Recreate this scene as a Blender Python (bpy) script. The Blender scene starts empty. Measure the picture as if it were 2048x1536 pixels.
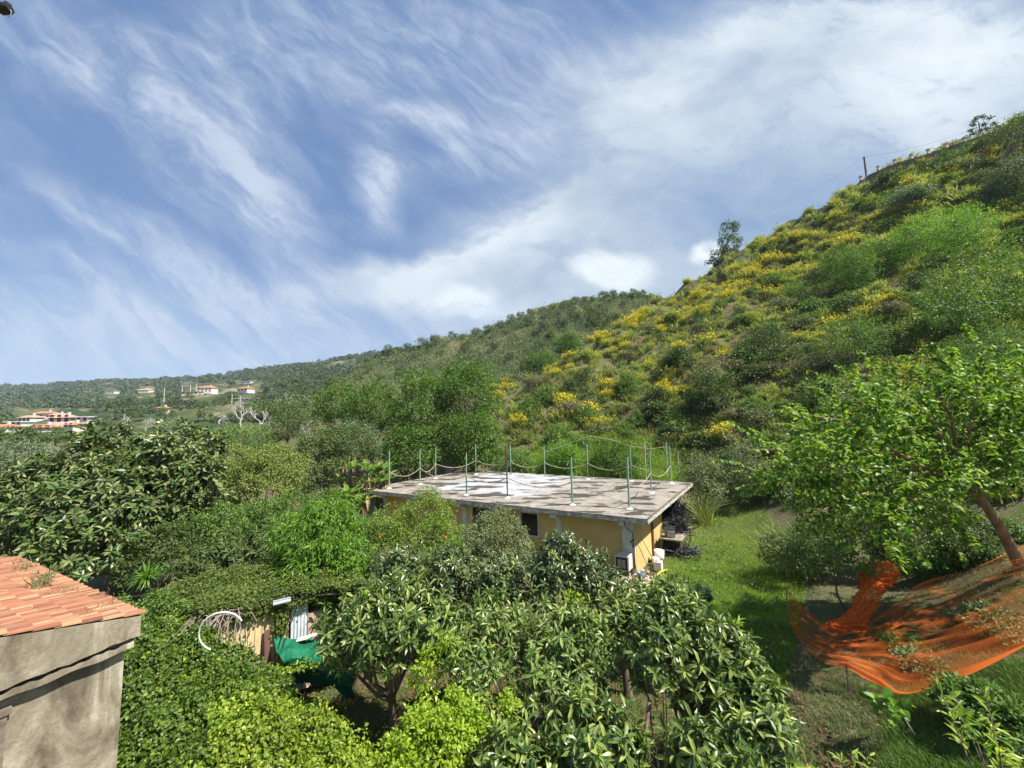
import bpy, math
import numpy as np
from mathutils import Matrix, Vector, Euler

scene = bpy.context.scene
rad = math.radians
# ------------------------------------------------------------------ camera
FPX, HC = 769.0, 7.66
PITCH, ROLL = rad(5.3), rad(-1.2)
cam_data = bpy.data.cameras.new('camera')
cam = bpy.data.objects.new('camera', cam_data)
scene.collection.objects.link(cam)
cam_data.sensor_width = 36.0
cam_data.lens = FPX / 2048 * 36
cam_data.clip_start = 0.05
cam_data.clip_end = 8000
RC = (Matrix.Rotation(rad(90) + PITCH, 3, 'X') @ Matrix.Rotation(ROLL, 3, 'Z'))
cam.matrix_world = Matrix.Translation((0, 0, HC)) @ RC.to_4x4()
scene.camera = cam
# ------------------------------------------------------------------ light
SUN_EL, SUN_AZ = rad(56), rad(-23)      # azimuth from +X towards +Y
sdir = Vector((math.cos(SUN_EL) * math.cos(SUN_AZ), math.cos(SUN_EL) * math.sin(SUN_AZ), math.sin(SUN_EL)))
sl = bpy.data.lights.new('sun', 'SUN')
sl.energy = 5.0
sl.angle = rad(0.55)
sl.color = (1.0, 0.95, 0.86)
so = bpy.data.objects.new('sun', sl)
scene.collection.objects.link(so)
so.rotation_euler = sdir.to_track_quat('Z', 'Y').to_euler()
so.location = (60, -10, 80)
scene.view_settings.view_transform = 'Standard'
scene.view_settings.look = 'None'
scene.view_settings.gamma = 1
scene.view_settings.exposure = 1.0
scene.render.resolution_x = 1024
scene.render.resolution_y = 768


def ray(px, py):
    d = RC @ Vector(((px - 1024) / FPX, -(py - 768) / FPX, -1))
    return d


def at(px, py, Y):
    d = ray(px, py)
    return np.array([d.x / d.y * Y, Y, HC + d.z / d.y * Y])


def atz(px, py, z):
    d = ray(px, py)
    t = (z - HC) / d.z
    return np.array([d.x * t, d.y * t, z])


# ------------------------------------------------------------------ sky (world)
world = bpy.data.worlds.new('World')
scene.world = world
world.use_nodes = True
wt = world.node_tree
wt.nodes.clear()
WN, WL = wt.nodes, wt.links


def wmath(op, a, b=None, clamp=False):
    n = WN.new('ShaderNodeMath')
    n.operation = op
    n.use_clamp = clamp
    for i, v in enumerate((a, b)):
        if v is None:
            continue
        if isinstance(v, (int, float)):
            n.inputs[i].default_value = v
        else:
            WL.new(v, n.inputs[i])
    return n.outputs[0]


def build_sky():
    STR = 0.1
    out = WN.new('ShaderNodeOutputWorld')
    bg = WN.new('ShaderNodeBackground')
    bg.inputs['Strength'].default_value = STR
    sky = WN.new('ShaderNodeTexSky')
    sky.sky_type = 'NISHITA'
    sky.sun_disc = False
    sky.sun_elevation = SUN_EL
    sky.sun_rotation = rad(90) - SUN_AZ
    sky.air_density = 1.0
    sky.dust_density = 0.4
    sky.ozone_density = 3.0
    tc = WN.new('ShaderNodeTexCoord')
    sep = WN.new('ShaderNodeSeparateXYZ')
    WL.new(tc.outputs['Generated'], sep.inputs[0])
    ay = wmath('MAXIMUM', wmath('ABSOLUTE', sep.outputs[1]), 0.12)
    u = wmath('DIVIDE', sep.outputs[0], ay)
    v = wmath('DIVIDE', sep.outputs[2], ay)
    comb = WN.new('ShaderNodeCombineXYZ')
    WL.new(u, comb.inputs[0])
    WL.new(v, comb.inputs[1])
    base = comb.outputs[0]

    # warp
    def noise(vec, scale, detail, rough=0.55, dist=0.0):
        n = WN.new('ShaderNodeTexNoise')
        n.inputs['Scale'].default_value = scale
        n.inputs['Detail'].default_value = detail
        n.inputs['Roughness'].default_value = rough
        n.inputs['Distortion'].default_value = dist
        WL.new(vec, n.inputs['Vector'])
        return n

    def mapping(vec, loc, rot, sc, typ='TEXTURE'):
        m = WN.new('ShaderNodeMapping')
        m.vector_type = typ
        m.inputs['Location'].default_value = (loc[0], loc[1], 0)
        m.inputs['Rotation'].default_value = (0, 0, rot)
        m.inputs['Scale'].default_value = (sc[0], sc[1], 1)
        WL.new(vec, m.inputs['Vector'])
        return m.outputs[0]

    wn = noise(mapping(base, (0, 0), rad(-45), (1.6, 0.8)), 2.6, 5, 0.6)
    vm = WN.new('ShaderNodeVectorMath')
    vm.operation = 'SUBTRACT'
    WL.new(wn.outputs['Color'], vm.inputs[0])
    vm.inputs[1].default_value = (0.5, 0.5, 0.5)
    vs = WN.new('ShaderNodeVectorMath')
    vs.operation = 'SCALE'
    WL.new(vm.outputs[0], vs.inputs[0])
    vs.inputs['Scale'].default_value = 0.2
    va = WN.new('ShaderNodeVectorMath')
    va.operation = 'ADD'
    WL.new(base, va.inputs[0])
    WL.new(vs.outputs[0], va.inputs[1])
    warped = va.outputs[0]

    def blob(px, py, a, b, ang, w, soft=1.0, vec=None):
        d = ray(px, py)
        m = mapping(vec or warped, (d.x / d.y, d.z / d.y), rad(ang), (a / FPX, b / FPX))
        # flatten z
        ln = WN.new('ShaderNodeVectorMath')
        ln.operation = 'LENGTH'
        mz = WN.new('ShaderNodeVectorMath')
        mz.operation = 'MULTIPLY'
        mz.inputs[1].default_value = (1, 1, 0)
        WL.new(m, mz.inputs[0])
        WL.new(mz.outputs[0], ln.inputs[0])
        mr = WN.new('ShaderNodeMapRange')
        mr.interpolation_type = 'SMOOTHSTEP'
        mr.inputs['From Min'].default_value = 1.0 + 0.5 * soft
        mr.inputs['From Max'].default_value = 1.0 - 0.9 * soft
        mr.inputs['To Min'].default_value = 0
        mr.inputs['To Max'].default_value = w
        WL.new(ln.outputs['Value'], mr.inputs['Value'])
        return mr.outputs[0]

    thin = [  # px, py, half length, half width, angle (ccw), weight
        (330, 230, 330, 95, -50, 0.62), (500, 370, 190, 105, -52, 0.85), (470, 190, 200, 40, -52, 0.42),
        (250, 465, 250, 52, -25, 0.62), (90, 60, 220, 90, -45, 0.5), (120, 520, 120, 35, -15, 0.5),
        (765, 350, 60, 130, 5, 0.85), (870, 245, 150, 38, -4, 0.8), (960, 320, 120, 50, -15, 0.5),
        (250, 620, 460, 90, 5, 0.75), (700, 585, 380, 60, 4, 0.75), (100, 715, 480, 70, 0, 0.72),
        (650, 690, 420, 60, 6, 0.7),
        (750, 90, 500, 150, 0, 0.65), (1150, 190, 320, 110, 12, 0.6), (1030, 290, 240, 60, 15, 0.35),
    ]
    thick = [
        (1090, 480, 230, 95, 10, 1.0), (980, 600, 260, 75, -6, 1.05), (1290, 560, 230, 75, 0, 0.85),
        (1860, 150, 460, 230, 10, 1.15), (1500, 110, 420, 140, 14, 1.0), (1120, 430, 160, 60, 30, .8), (820, 560, 200, 50, 0, .7), (1250, 320, 260, 110, 10, 0.7),
        (1500, 380, 380, 150, 25, 0.75), (1500, 600, 500, 120, 0, 0.8), (2200, 350, 350, 350, 0, 0.9),
        (1320, 190, 250, 130, 10, 0.6),
    ]
    st = noise(mapping(warped, (0.3, 0.1), rad(-42), (1.5, 0.42)), 4.4, 10, 0.66, 0.35)
    st2 = noise(mapping(warped, (3.3, 0.1), rad(8), (1.5, 0.7)), 6.0, 10, 0.68, 0.3)

    def addup(lst):
        acc = None
        for b in lst:
            o = blob(*b)
            acc = o if acc is None else wmath('ADD', acc, o)
        return acc
    def contrast(v, lo, hi):
        mr = WN.new('ShaderNodeMapRange')
        mr.inputs['From Min'].default_value = lo
        mr.inputs['From Max'].default_value = hi
        mr.inputs['To Min'].default_value = 0.0
        mr.inputs['To Max'].default_value = 1.0
        WL.new(v, mr.inputs['Value'])
        return mr.outputs[0]
    n1 = contrast(st.outputs[0], 0.38, 0.64)
    n2 = contrast(st2.outputs[0], 0.34, 0.62)
    # thin: cover 0.15 .. 1
    m1 = wmath('MULTIPLY', addup(thin), wmath('ADD', wmath('MULTIPLY', n1, 0.62), 0.42))
    m1 = wmath('ADD', m1, wmath('MULTIPLY', n1, 0.16), True)
    m2 = wmath('MULTIPLY', addup(thick), wmath('ADD', wmath('MULTIPLY', n2, 0.6), 0.52), True)
    # colours (linear, divided by strength)
    def rgb(r, g, b):
        n = WN.new('ShaderNodeRGB')
        n.outputs[0].default_value = (r / STR * .70, g / STR * .70, b / STR * .68, 1)
        return n.outputs[0]

    def mix(f, a, b):
        n = WN.new('ShaderNodeMix')
        n.data_type = 'RGBA'
        n.clamp_factor = True
        if isinstance(f, float):
            n.inputs[0].default_value = f
        else:
            WL.new(f, n.inputs[0])
        WL.new(a, n.inputs[6])
        WL.new(b, n.inputs[7])
        return n.outputs[2]
    # lift the bare sky a little towards a deep blue
    skyc = mix(0.72, sky.outputs[0], rgb(0.10, 0.18, 0.365))
    m1 = wmath('MULTIPLY', m1, wmath('ADD', wmath('MULTIPLY', n1, 0.42), 0.62))
    c1 = mix(wmath('MULTIPLY', m1, 0.98), skyc, rgb(0.42, 0.49, 0.62))
    # tone inside thick clouds: grey-blue to white
    big = noise(mapping(base, (0.9, 1.7), rad(20), (1.3, 0.8)), 2.2, 6, 0.6)
    tone = contrast(big.outputs[0], 0.38, 0.62)
    wht = mix(tone, rgb(0.31, 0.39, 0.51), rgb(0.57, 0.63, 0.70))
    wht = mix(blob(1500, 400, 360, 120, 28, .85), wht, rgb(0.27, 0.36, 0.49))
    wht = mix(blob(1380, 330, 240, 90, 20, .5), wht, rgb(0.30, 0.39, 0.52))
    cum = None
    for b in [(1225, 535, 95, 48, -8, 1.0, 0.5), (1415, 512, 45, 24, 0, 1.0, 0.5), (930, 610, 70, 30, 0, 0.7, 0.6),
              (1850, 170, 330, 130, 10, 0.75), (1010, 470, 170, 70, 15, 0.6), (1700, 30, 380, 70, 10, 0.5)]:
        o = blob(*b)
        cum = o if cum is None else wmath('ADD', cum, o)
    wht = mix(wmath('MULTIPLY', cum, wmath('ADD', wmath('MULTIPLY', n2, 0.5), 0.55), True), wht, rgb(0.75, 0.80, 0.84))
    c2 = mix(wmath('MULTIPLY', m2, 0.95), c1, wht)
    # pale air close to the horizon
    mr = WN.new('ShaderNodeMapRange')
    mr.inputs['From Min'].default_value = 0.0
    mr.inputs['From Max'].default_value = 0.35
    mr.inputs['To Min'].default_value = 0.4
    mr.inputs['To Max'].default_value = 0.0
    WL.new(sep.outputs[2], mr.inputs['Value'])
    c3 = mix(mr.outputs[0], c2, rgb(0.42, 0.53, 0.70))
    WL.new(c3, bg.inputs['Color'])
    WL.new(bg.outputs[0], out.inputs[0])
    world.cycles.sampling_method = 'MANUAL'
    world.cycles.sample_map_resolution = 512


build_sky()

# ------------------------------------------------------------------ mesh helpers
rng = np.random.default_rng(7)


def tag(o, label=None, cat=None, group=None, kind=None):
    if label:
        o['label'] = label
    if cat:
        o['category'] = cat
    if group:
        o['group'] = group
    if kind:
        o['kind'] = kind
    return o


def empty(name, loc, label, cat, group=None):
    o = bpy.data.objects.new(name, None)
    scene.collection.objects.link(o)
    o.location = tuple(float(c) for c in loc)
    o.empty_display_size = 0.2
    return tag(o, label, cat, group)


def unit(a):
    return a / np.maximum(np.linalg.norm(a, axis=-1, keepdims=True), 1e-9)


class MB:
    def __init__(s):
        s.V, s.F, s.n, s.M = [], [], 0, []

    def add(s, V, F, m=0):
        V = np.asarray(V, float).reshape(-1, 3)
        F = np.asarray(F, int)
        s.V.append(V)
        s.F.append(F + s.n)
        s.M.append(m)
        s.n += len(V)

    def box(s, c, size, rz=0.0, rx=0.0, ry=0.0, m=0):
        h = np.array(size) / 2
        P = np.array([[-1, -1, -1], [1, -1, -1], [1, 1, -1], [-1, 1, -1], [-1, -1, 1], [1, -1, 1], [1, 1, 1], [-1, 1, 1]]) * h
        R = np.array(Euler((rx, ry, rz)).to_matrix())
        s.add(P @ R.T + np.array(c), [[0, 3, 2, 1], [4, 5, 6, 7], [0, 1, 5, 4], [1, 2, 6, 5], [2, 3, 7, 6], [3, 0, 4, 7]], m)

    def hexa(s, P, m=0):      # 8 corners, bottom ring then top ring
        s.add(P, [[0, 3, 2, 1], [4, 5, 6, 7], [0, 1, 5, 4], [1, 2, 6, 5], [2, 3, 7, 6], [3, 0, 4, 7]], m)

    def tube(s, pts, r, n=8, m=0, cap=True):
        pts = np.asarray(pts, float)
        k = len(pts)
        r = np.broadcast_to(np.asarray(r, float), (k,))
        T = unit(np.gradient(pts, axis=0))
        ref = np.array([0, 0, 1.0]) if abs(T[0][2]) < 0.9 else np.array([1.0, 0, 0])
        A = unit(np.cross(T, ref))
        B = np.cross(T, A)
        th = np.arange(n) / n * 2 * math.pi
        V = pts[:, None] + r[:, None, None] * (np.cos(th)[None, :, None] * A[:, None] + np.sin(th)[None, :, None] * B[:, None])
        i = np.arange(k - 1)[:, None] * n
        j = np.arange(n)[None]
        j2 = (j + 1) % n
        F = np.stack([i + j, i + j2, i + n + j2, i + n + j], -1).reshape(-1, 4)
        s.add(V.reshape(-1, 3), F, m)
        if cap:
            V0 = V[0]
            s.add(np.vstack([V0, pts[0]]), [[(q + 1) % n, q, n] for q in range(n)], m)
            s.add(np.vstack([V[-1], pts[-1]]), [[q, (q + 1) % n, n] for q in range(n)], m)

    def lathe(s, c, prof, n=20, m=0):
        prof = np.array(prof, float)
        th = np.arange(n) / n * 2 * math.pi
        V = np.stack([prof[:, 0][:, None] * np.cos(th), prof[:, 0][:, None] * np.sin(th), np.repeat(prof[:, 1][:, None], n, 1)], -1)
        k = len(prof)
        i = np.arange(k - 1)[:, None] * n
        j = np.arange(n)[None]
        j2 = (j + 1) % n
        s.add(V.reshape(-1, 3) + np.array(c), np.stack([i + j, i + j2, i + n + j2, i + n + j], -1).reshape(-1, 4), m)

    def build(s, name, mat, parent=None, smooth=False, off=None):
        V = np.vstack(s.V) if s.V else np.zeros((0, 3))
        if parent is not None and off is None:
            off = np.array(parent.matrix_basis.translation) if parent.parent is None else np.array(parent.parent.matrix_basis.translation)
        if off is not None:
            V = V - np.array(off)
        me = bpy.data.meshes.new(name)
        me.vertices.add(len(V))
        me.vertices.foreach_set('co', V.astype(np.float32).ravel())
        loops = np.concatenate([f.ravel() for f in s.F]).astype(np.int32)
        tot = np.concatenate([np.full(len(f), f.shape[1]) for f in s.F]).astype(np.int32)
        mi = np.concatenate([np.full(len(f), m) for f, m in zip(s.F, s.M)]).astype(np.int32)
        me.loops.add(len(loops))
        me.loops.foreach_set('vertex_index', loops)
        me.polygons.add(len(tot))
        me.polygons.foreach_set('loop_start', np.concatenate([[0], np.cumsum(tot)[:-1]]).astype(np.int32))
        me.polygons.foreach_set('loop_total', tot)
        mats = mat if isinstance(mat, (list, tuple)) else [mat]
        for mm in mats:
            me.materials.append(mm)
        if len(mats) > 1:
            me.polygons.foreach_set('material_index', mi)
        me.polygons.foreach_set('use_smooth', np.full(len(tot), bool(smooth)))
        me.update(calc_edges=True)
        o = bpy.data.objects.new(name, me)
        scene.collection.objects.link(o)
        if parent is not None:
            o.parent = parent
        return o


def leaves(mb, O, A, N, S, T, F, m=0):
    A = unit(A)
    B = unit(np.cross(N, A))
    N = np.cross(A, B)
    S = np.broadcast_to(np.asarray(S, float), (len(O),))
    V = O[:, None] + S[:, None, None] * (T[None, :, 0:1] * A[:, None] + T[None, :, 1:2] * B[:, None] + T[None, :, 2:3] * N[:, None])
    k = len(T)
    FF = (np.arange(len(O))[:, None, None] * k + np.array(F)[None]).reshape(-1, np.array(F).shape[1])
    mb.add(V.reshape(-1, 3), FF, m)


# leaf templates: length, width, lift
T_DIA = np.array([[0, 0, 0], [.45, -.26, .06], [1, 0, -.08], [.45, .26, .06]])
F_DIA = [[0, 1, 2, 3]]
T_LEAF = np.array([[0, 0, 0], [.3, -.13, .05], [.3, 0, 0], [.3, .13, .05], [.68, -.15, .0], [.68, 0, -.06], [.68, .15, .0], [1, 0, -.22]])
F_LEAF = [[0, 1, 2, 2], [0, 2, 3, 3]]
F_LEAFQ = [[1, 4, 5, 2], [2, 5, 6, 3]]
F_LEAFT = [[0, 1, 2], [0, 2, 3], [4, 7, 5], [5, 7, 6]]
T_BLADE = np.array([[0, -.02, 0], [0, .02, 0], [.4, .022, .05], [.4, -.022, .05], [.75, .014, -.03], [.75, -.014, -.03], [1, 0, -.25]])
F_BLADEQ = [[0, 1, 2, 3], [3, 2, 4, 5]]
F_BLADET = [[5, 4, 6]]
T_HEART = np.array([[0, 0, 0], [.25, -.42, .1], [.7, -.28, .04], [1, 0, -.15], [.7, .28, .04], [.25, .42, .1], [.4, 0, -.02]])
F_HEART = [[0, 1, 2, 6], [6, 2, 3, 3]]
F_HEARTT = [[0, 1, 6], [1, 2, 6], [2, 3, 6], [3, 4, 6], [4, 5, 6], [5, 0, 6]]


def put(mb, kind, O, A, N, S, m=0, w=1.0):
    if len(O) == 0:
        return
    if kind == 'dia':
        T = T_DIA.copy(); T[:, 1] *= w
        leaves(mb, O, A, N, S, T, F_DIA, m)
    elif kind == 'leaf':
        T = T_LEAF.copy(); T[:, 1] *= w
        n0 = mb.n
        leaves(mb, O, A, N, S, T, F_LEAFQ, m)
        k = (np.arange(len(O))[:, None, None] * 8 + np.array(F_LEAFT)[None]).reshape(-1, 3)
        mb.F.append(k + n0); mb.M.append(m); 
    elif kind == 'heart':
        T = T_HEART.copy(); T[:, 1] *= w
        leaves(mb, O, A, N, S, T, F_HEARTT, m)
    elif kind == 'blade':
        T = T_BLADE.copy(); T[:, 1] *= w
        n0 = mb.n
        leaves(mb, O, A, N, S, T, F_BLADEQ, m)
        k = (np.arange(len(O))[:, None, None] * 7 + np.array(F_BLADET)[None]).reshape(-1, 3)
        mb.F.append(k + n0); mb.M.append(m)


# ------------------------------------------------------------------ materials
def newmat(name):
    m = bpy.data.materials.new(name)
    m.use_nodes = True
    nt = m.node_tree
    return m, nt, nt.nodes['Principled BSDF'], nt.nodes['Material Output']


def nd(nt, typ, **kw):
    n = nt.nodes.new(typ)
    for k, v in kw.items():
        if k in n.inputs.keys():
            n.inputs[k].default_value = v
        else:
            setattr(n, k, v)
    return n


def ramp(nt, fac, stops):
    r = nt.nodes.new('ShaderNodeValToRGB')
    e = r.color_ramp.elements
    while len(e) > 1:
        e.remove(e[0])
    for i, (p, c) in enumerate(stops):
        x = e[0] if i == 0 else e.new(p)
        x.position = p
        x.color = (c[0], c[1], c[2], 1)
    nt.links.new(fac, r.inputs[0])
    return r.outputs[0]


def mixc(nt, f, a, b, typ='MIX'):
    n = nt.nodes.new('ShaderNodeMix')
    n.data_type = 'RGBA'
    n.blend_type = typ
    for i, v in ((0, f), (6, a), (7, b)):
        if isinstance(v, (int, float)):
            n.inputs[i].default_value = v
        elif isinstance(v, tuple):
            n.inputs[i].default_value = (v[0], v[1], v[2], 1)
        else:
            nt.links.new(v, n.inputs[i])
    return n.outputs[2]


def noise(nt, scale, detail=6, rough=0.6, coord='Object', sc=(1, 1, 1), dist=0.0):
    tc = nt.nodes.new('ShaderNodeTexCoord')
    mp = nt.nodes.new('ShaderNodeMapping')
    mp.inputs['Scale'].default_value = sc
    nt.links.new(tc.outputs[coord], mp.inputs[0])
    n = nd(nt, 'ShaderNodeTexNoise', Scale=scale, Detail=detail, Roughness=rough, Distortion=dist)
    nt.links.new(mp.outputs[0], n.inputs['Vector'])
    return n.outputs[0]


LK = 1.42


def leafmat(name, cols, rough=0.5, tr=0.35, patch=0.35, pscale=0.35, spec=0.4, trc=None):
    """cols: list of colours blended by a random value per leaf"""
    m, nt, p, out = newmat(name)
    g = nt.nodes.new('ShaderNodeNewGeometry')
    rk = 1.15 if name in ('loquat_leaf', 'grey_loquat_leaf') else 1.0 if name in ('light_loquat_leaf', 'lawn_blade', 'dry_tussock', 'dead_grass', 'scrub_leaf', 'olive_leaf', 'broom_stem', 'magnolia_leaf', 'dead_banana_leaf', 'yellowish_leaf', 'pomegranate_leaf') else 1.24
    cols = [(min(c[0] * LK * rk, .9), min(c[1] * LK * 1.05, .9), c[2] * LK * (.8 if rk > 1 else .95)) for c in cols] if name not in ('broom_flower', 'leaf_litter') else cols
    k = len(cols)
    col = ramp(nt, g.outputs['Random Per Island'], [(i / max(k - 1, 1), c) for i, c in enumerate(cols)])
    nz = noise(nt, pscale, 3, 0.5)
    f = ramp(nt, nz, [(0.3, (1 - patch,) * 3), (0.7, (1 + 0.0,) * 3)])
    col = mixc(nt, 1.0, col, f, 'MULTIPLY')
    nt.links.new(col, p.inputs['Base Color'])
    p.inputs['Roughness'].default_value = rough
    p.inputs['Specular IOR Level'].default_value = spec
    t = nt.nodes.new('ShaderNodeBsdfTranslucent')
    tcol = mixc(nt, 1.0, col, trc or (1.25, 1.35, 0.55), 'MULTIPLY')
    nt.links.new(tcol, t.inputs['Color'])
    ms = nt.nodes.new('ShaderNodeMixShader')
    ms.inputs[0].default_value = tr
    nt.links.new(p.outputs[0], ms.inputs[1])
    nt.links.new(t.outputs[0], ms.inputs[2])
    nt.links.new(ms.outputs[0], out.inputs['Surface'])
    return m


def plain(name, c, rough=0.7, metal=0.0, var=0.25, scale=4.0, bump=0.0, c2=None, sc=(1, 1, 1), spec=0.3):
    m, nt, p, out = newmat(name)
    nz = noise(nt, scale, 7, 0.65, sc=sc)
    c2 = c2 or tuple(x * (1 - var) for x in c)
    col = ramp(nt, nz, [(0.35, c2), (0.65, c)])
    nt.links.new(col, p.inputs['Base Color'])
    p.inputs['Roughness'].default_value = rough
    p.inputs['Metallic'].default_value = metal
    p.inputs['Specular IOR Level'].default_value = spec
    if bump:
        b = nd(nt, 'ShaderNodeBump', Strength=bump, Distance=0.03)
        nt.links.new(noise(nt, scale * 5, 6, 0.7), b.inputs['Height'])
        nt.links.new(b.outputs[0], p.inputs['Normal'])
    return m


M = {}
M['mag'] = leafmat('magnolia_leaf', [(.026, .05, .014), (.05, .085, .02), (.09, .125, .035), (.19, .18, .075)], 0.38, 0.15, 0.2, spec=0.4)
M['loq'] = leafmat('loquat_leaf', [(.028, .06, .018), (.045, .088, .024), (.07, .12, .032), (.105, .16, .045), (.22, .28, .09)], 0.36, 0.22, 0.2, spec=0.5)
M['loq2'] = leafmat('light_loquat_leaf', [(.04, .075, .02), (.07, .115, .028), (.11, .16, .04), (.16, .21, .06), (.28, .30, .11)], 0.38, 0.3, 0.2, spec=0.45)
M['loq3'] = leafmat('grey_loquat_leaf', [(.03, .06, .026), (.05, .085, .035), (.075, .115, .05), (.13, .17, .085)], 0.34, 0.2, 0.2, spec=0.5)
M['loqy'] = leafmat('loquat_young_leaf', [(.16, .27, .05), (.24, .33, .09)], 0.4, 0.4, 0.1)
M['mul'] = leafmat('mulberry_leaf', [(.03, .085, .015), (.06, .145, .025), (.12, .23, .035), (.22, .32, .08)], 0.45, 0.42, 0.2, 0.5, spec=0.35)
M['bright'] = leafmat('peach_leaf', [(.05, .14, .02), (.09, .21, .03), (.15, .29, .04)], 0.42, 0.42, 0.25)
M['ivy'] = leafmat('ivy_leaf', [(.07, .14, .02), (.11, .20, .025), (.155, .26, .03), (.25, .34, .04)], 0.42, 0.3, 0.45, 0.55)
M['ivyd'] = leafmat('dark_ivy_leaf', [(.035, .08, .016), (.06, .12, .02), (.09, .165, .028)], 0.42, 0.3, 0.35, 0.5)
M['ivyr'] = leafmat('roof_ivy_leaf', [(.035, .085, .018), (.06, .12, .025), (.12, .16, .04), (.04, .08, .018)], 0.5, 0.3, 0.3, 1.0)
M['orange_leaf'] = leafmat('citrus_leaf', [(.10, .20, .02), (.17, .29, .03), (.24, .36, .04)], 0.35, 0.4, 0.25)
M['robin'] = leafmat('robinia_leaf', [(.03, .08, .013), (.055, .13, .018), (.09, .185, .024)], 0.55, 0.35, 0.3, 0.18)
M['yel'] = leafmat('yellowish_leaf', [(.09, .14, .03), (.14, .18, .04), (.24, .25, .06), (.06, .11, .025)], 0.5, 0.3, 0.25, 0.5)
M['dark'] = leafmat('dark_leaf', [(.03, .06, .018), (.05, .095, .024), (.075, .13, .032)], 0.5, 0.25, 0.25, 0.5)
M['midg'] = leafmat('mid_leaf', [(.045, .11, .025), (.075, .16, .035), (.11, .20, .045)], 0.5, 0.3, 0.3, 0.4)
M['olive'] = leafmat('olive_leaf', [(.09, .125, .07), (.13, .17, .095), (.06, .09, .045)], 0.5, 0.2, 0.2, 0.4)
M['pom'] = leafmat('pomegranate_leaf', [(.10, .17, .025), (.16, .235, .035), (.22, .26, .05), (.06, .11, .02)], 0.45, 0.4, 0.2)
M['broom'] = leafmat('broom_stem', [(.13, .18, .04), (.18, .22, .06), (.22, .23, .09)], 0.6, 0.35, 0.25)
M['flower'] = leafmat('broom_flower', [(.80, .60, .012), (.86, .70, .02), (.70, .55, .02)], 0.6, 0.3, 0.15, 3.0, trc=(1, 1, .6))
M['tuss'] = leafmat('dry_tussock', [(.14, .18, .05), (.20, .23, .075), (.27, .265, .12), (.33, .31, .17), (.12, .17, .04)], 0.6, 0.4, 0.35, 0.12)
M['dry'] = leafmat('dead_grass', [(.17, .155, .085), (.24, .22, .12), (.12, .115, .06)], 0.7, 0.3, 0.3, 0.3, trc=(1, 1, .8))
M['lawn'] = leafmat('lawn_blade', [(.11, .19, .02), (.16, .25, .03), (.21, .30, .045), (.27, .31, .08)], 0.5, 0.4, 0.35, 0.3)
M['scrub'] = leafmat('scrub_leaf', [(.075, .105, .04), (.115, .145, .055), (.16, .18, .075), (.19, .19, .10)], 0.6, 0.2, 0.3, 0.03)
M['farwood'] = leafmat('far_wood_leaf', [(.022, .045, .022), (.038, .068, .028), (.06, .09, .035)], 0.65, 0.15, 0.35, 0.02)
M['fartree'] = leafmat('far_tree_leaf', [(.04, .085, .03), (.065, .12, .035), (.09, .15, .045)], 0.6, 0.2, 0.2, 0.1)
M['palebr'] = leafmat('banana_leaf', [(.06, .14, .04), (.10, .20, .05), (.15, .25, .07)], 0.35, 0.35, 0.2)
M['deadleaf'] = leafmat('dead_banana_leaf', [(.25, .17, .10), (.35, .26, .16), (.16, .10, .06)], 0.7, 0.2, 0.2)
M['litter'] = leafmat('leaf_litter', [(.16, .07, .04), (.24, .13, .07), (.10, .05, .03)], 0.7, 0.05, 0.2)
M['bark'] = plain('bark', (.20, .15, .10), 0.85, c2=(.07, .05, .035), scale=6, bump=0.6, sc=(1, 1, .25))
M['barkp'] = plain('mulberry_bark', (.36, .23, .13), 0.8, c2=(.17, .10, .055), scale=5, bump=0.6, sc=(1, 1, .3))
M['barkg'] = plain('pale_dry_bark', (.62, .59, .54), 0.85, c2=(.26, .24, .21), scale=5)
M['twig'] = plain('dry_twig', (.25, .20, .16), 0.85, c2=(.12, .09, .07), scale=8)

# ------------------------------------------------------------------ terrain
ctl = []      # (x, y, z)


def cpt(px, py, Y):
    ctl.append(at(px, py, Y))


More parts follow.
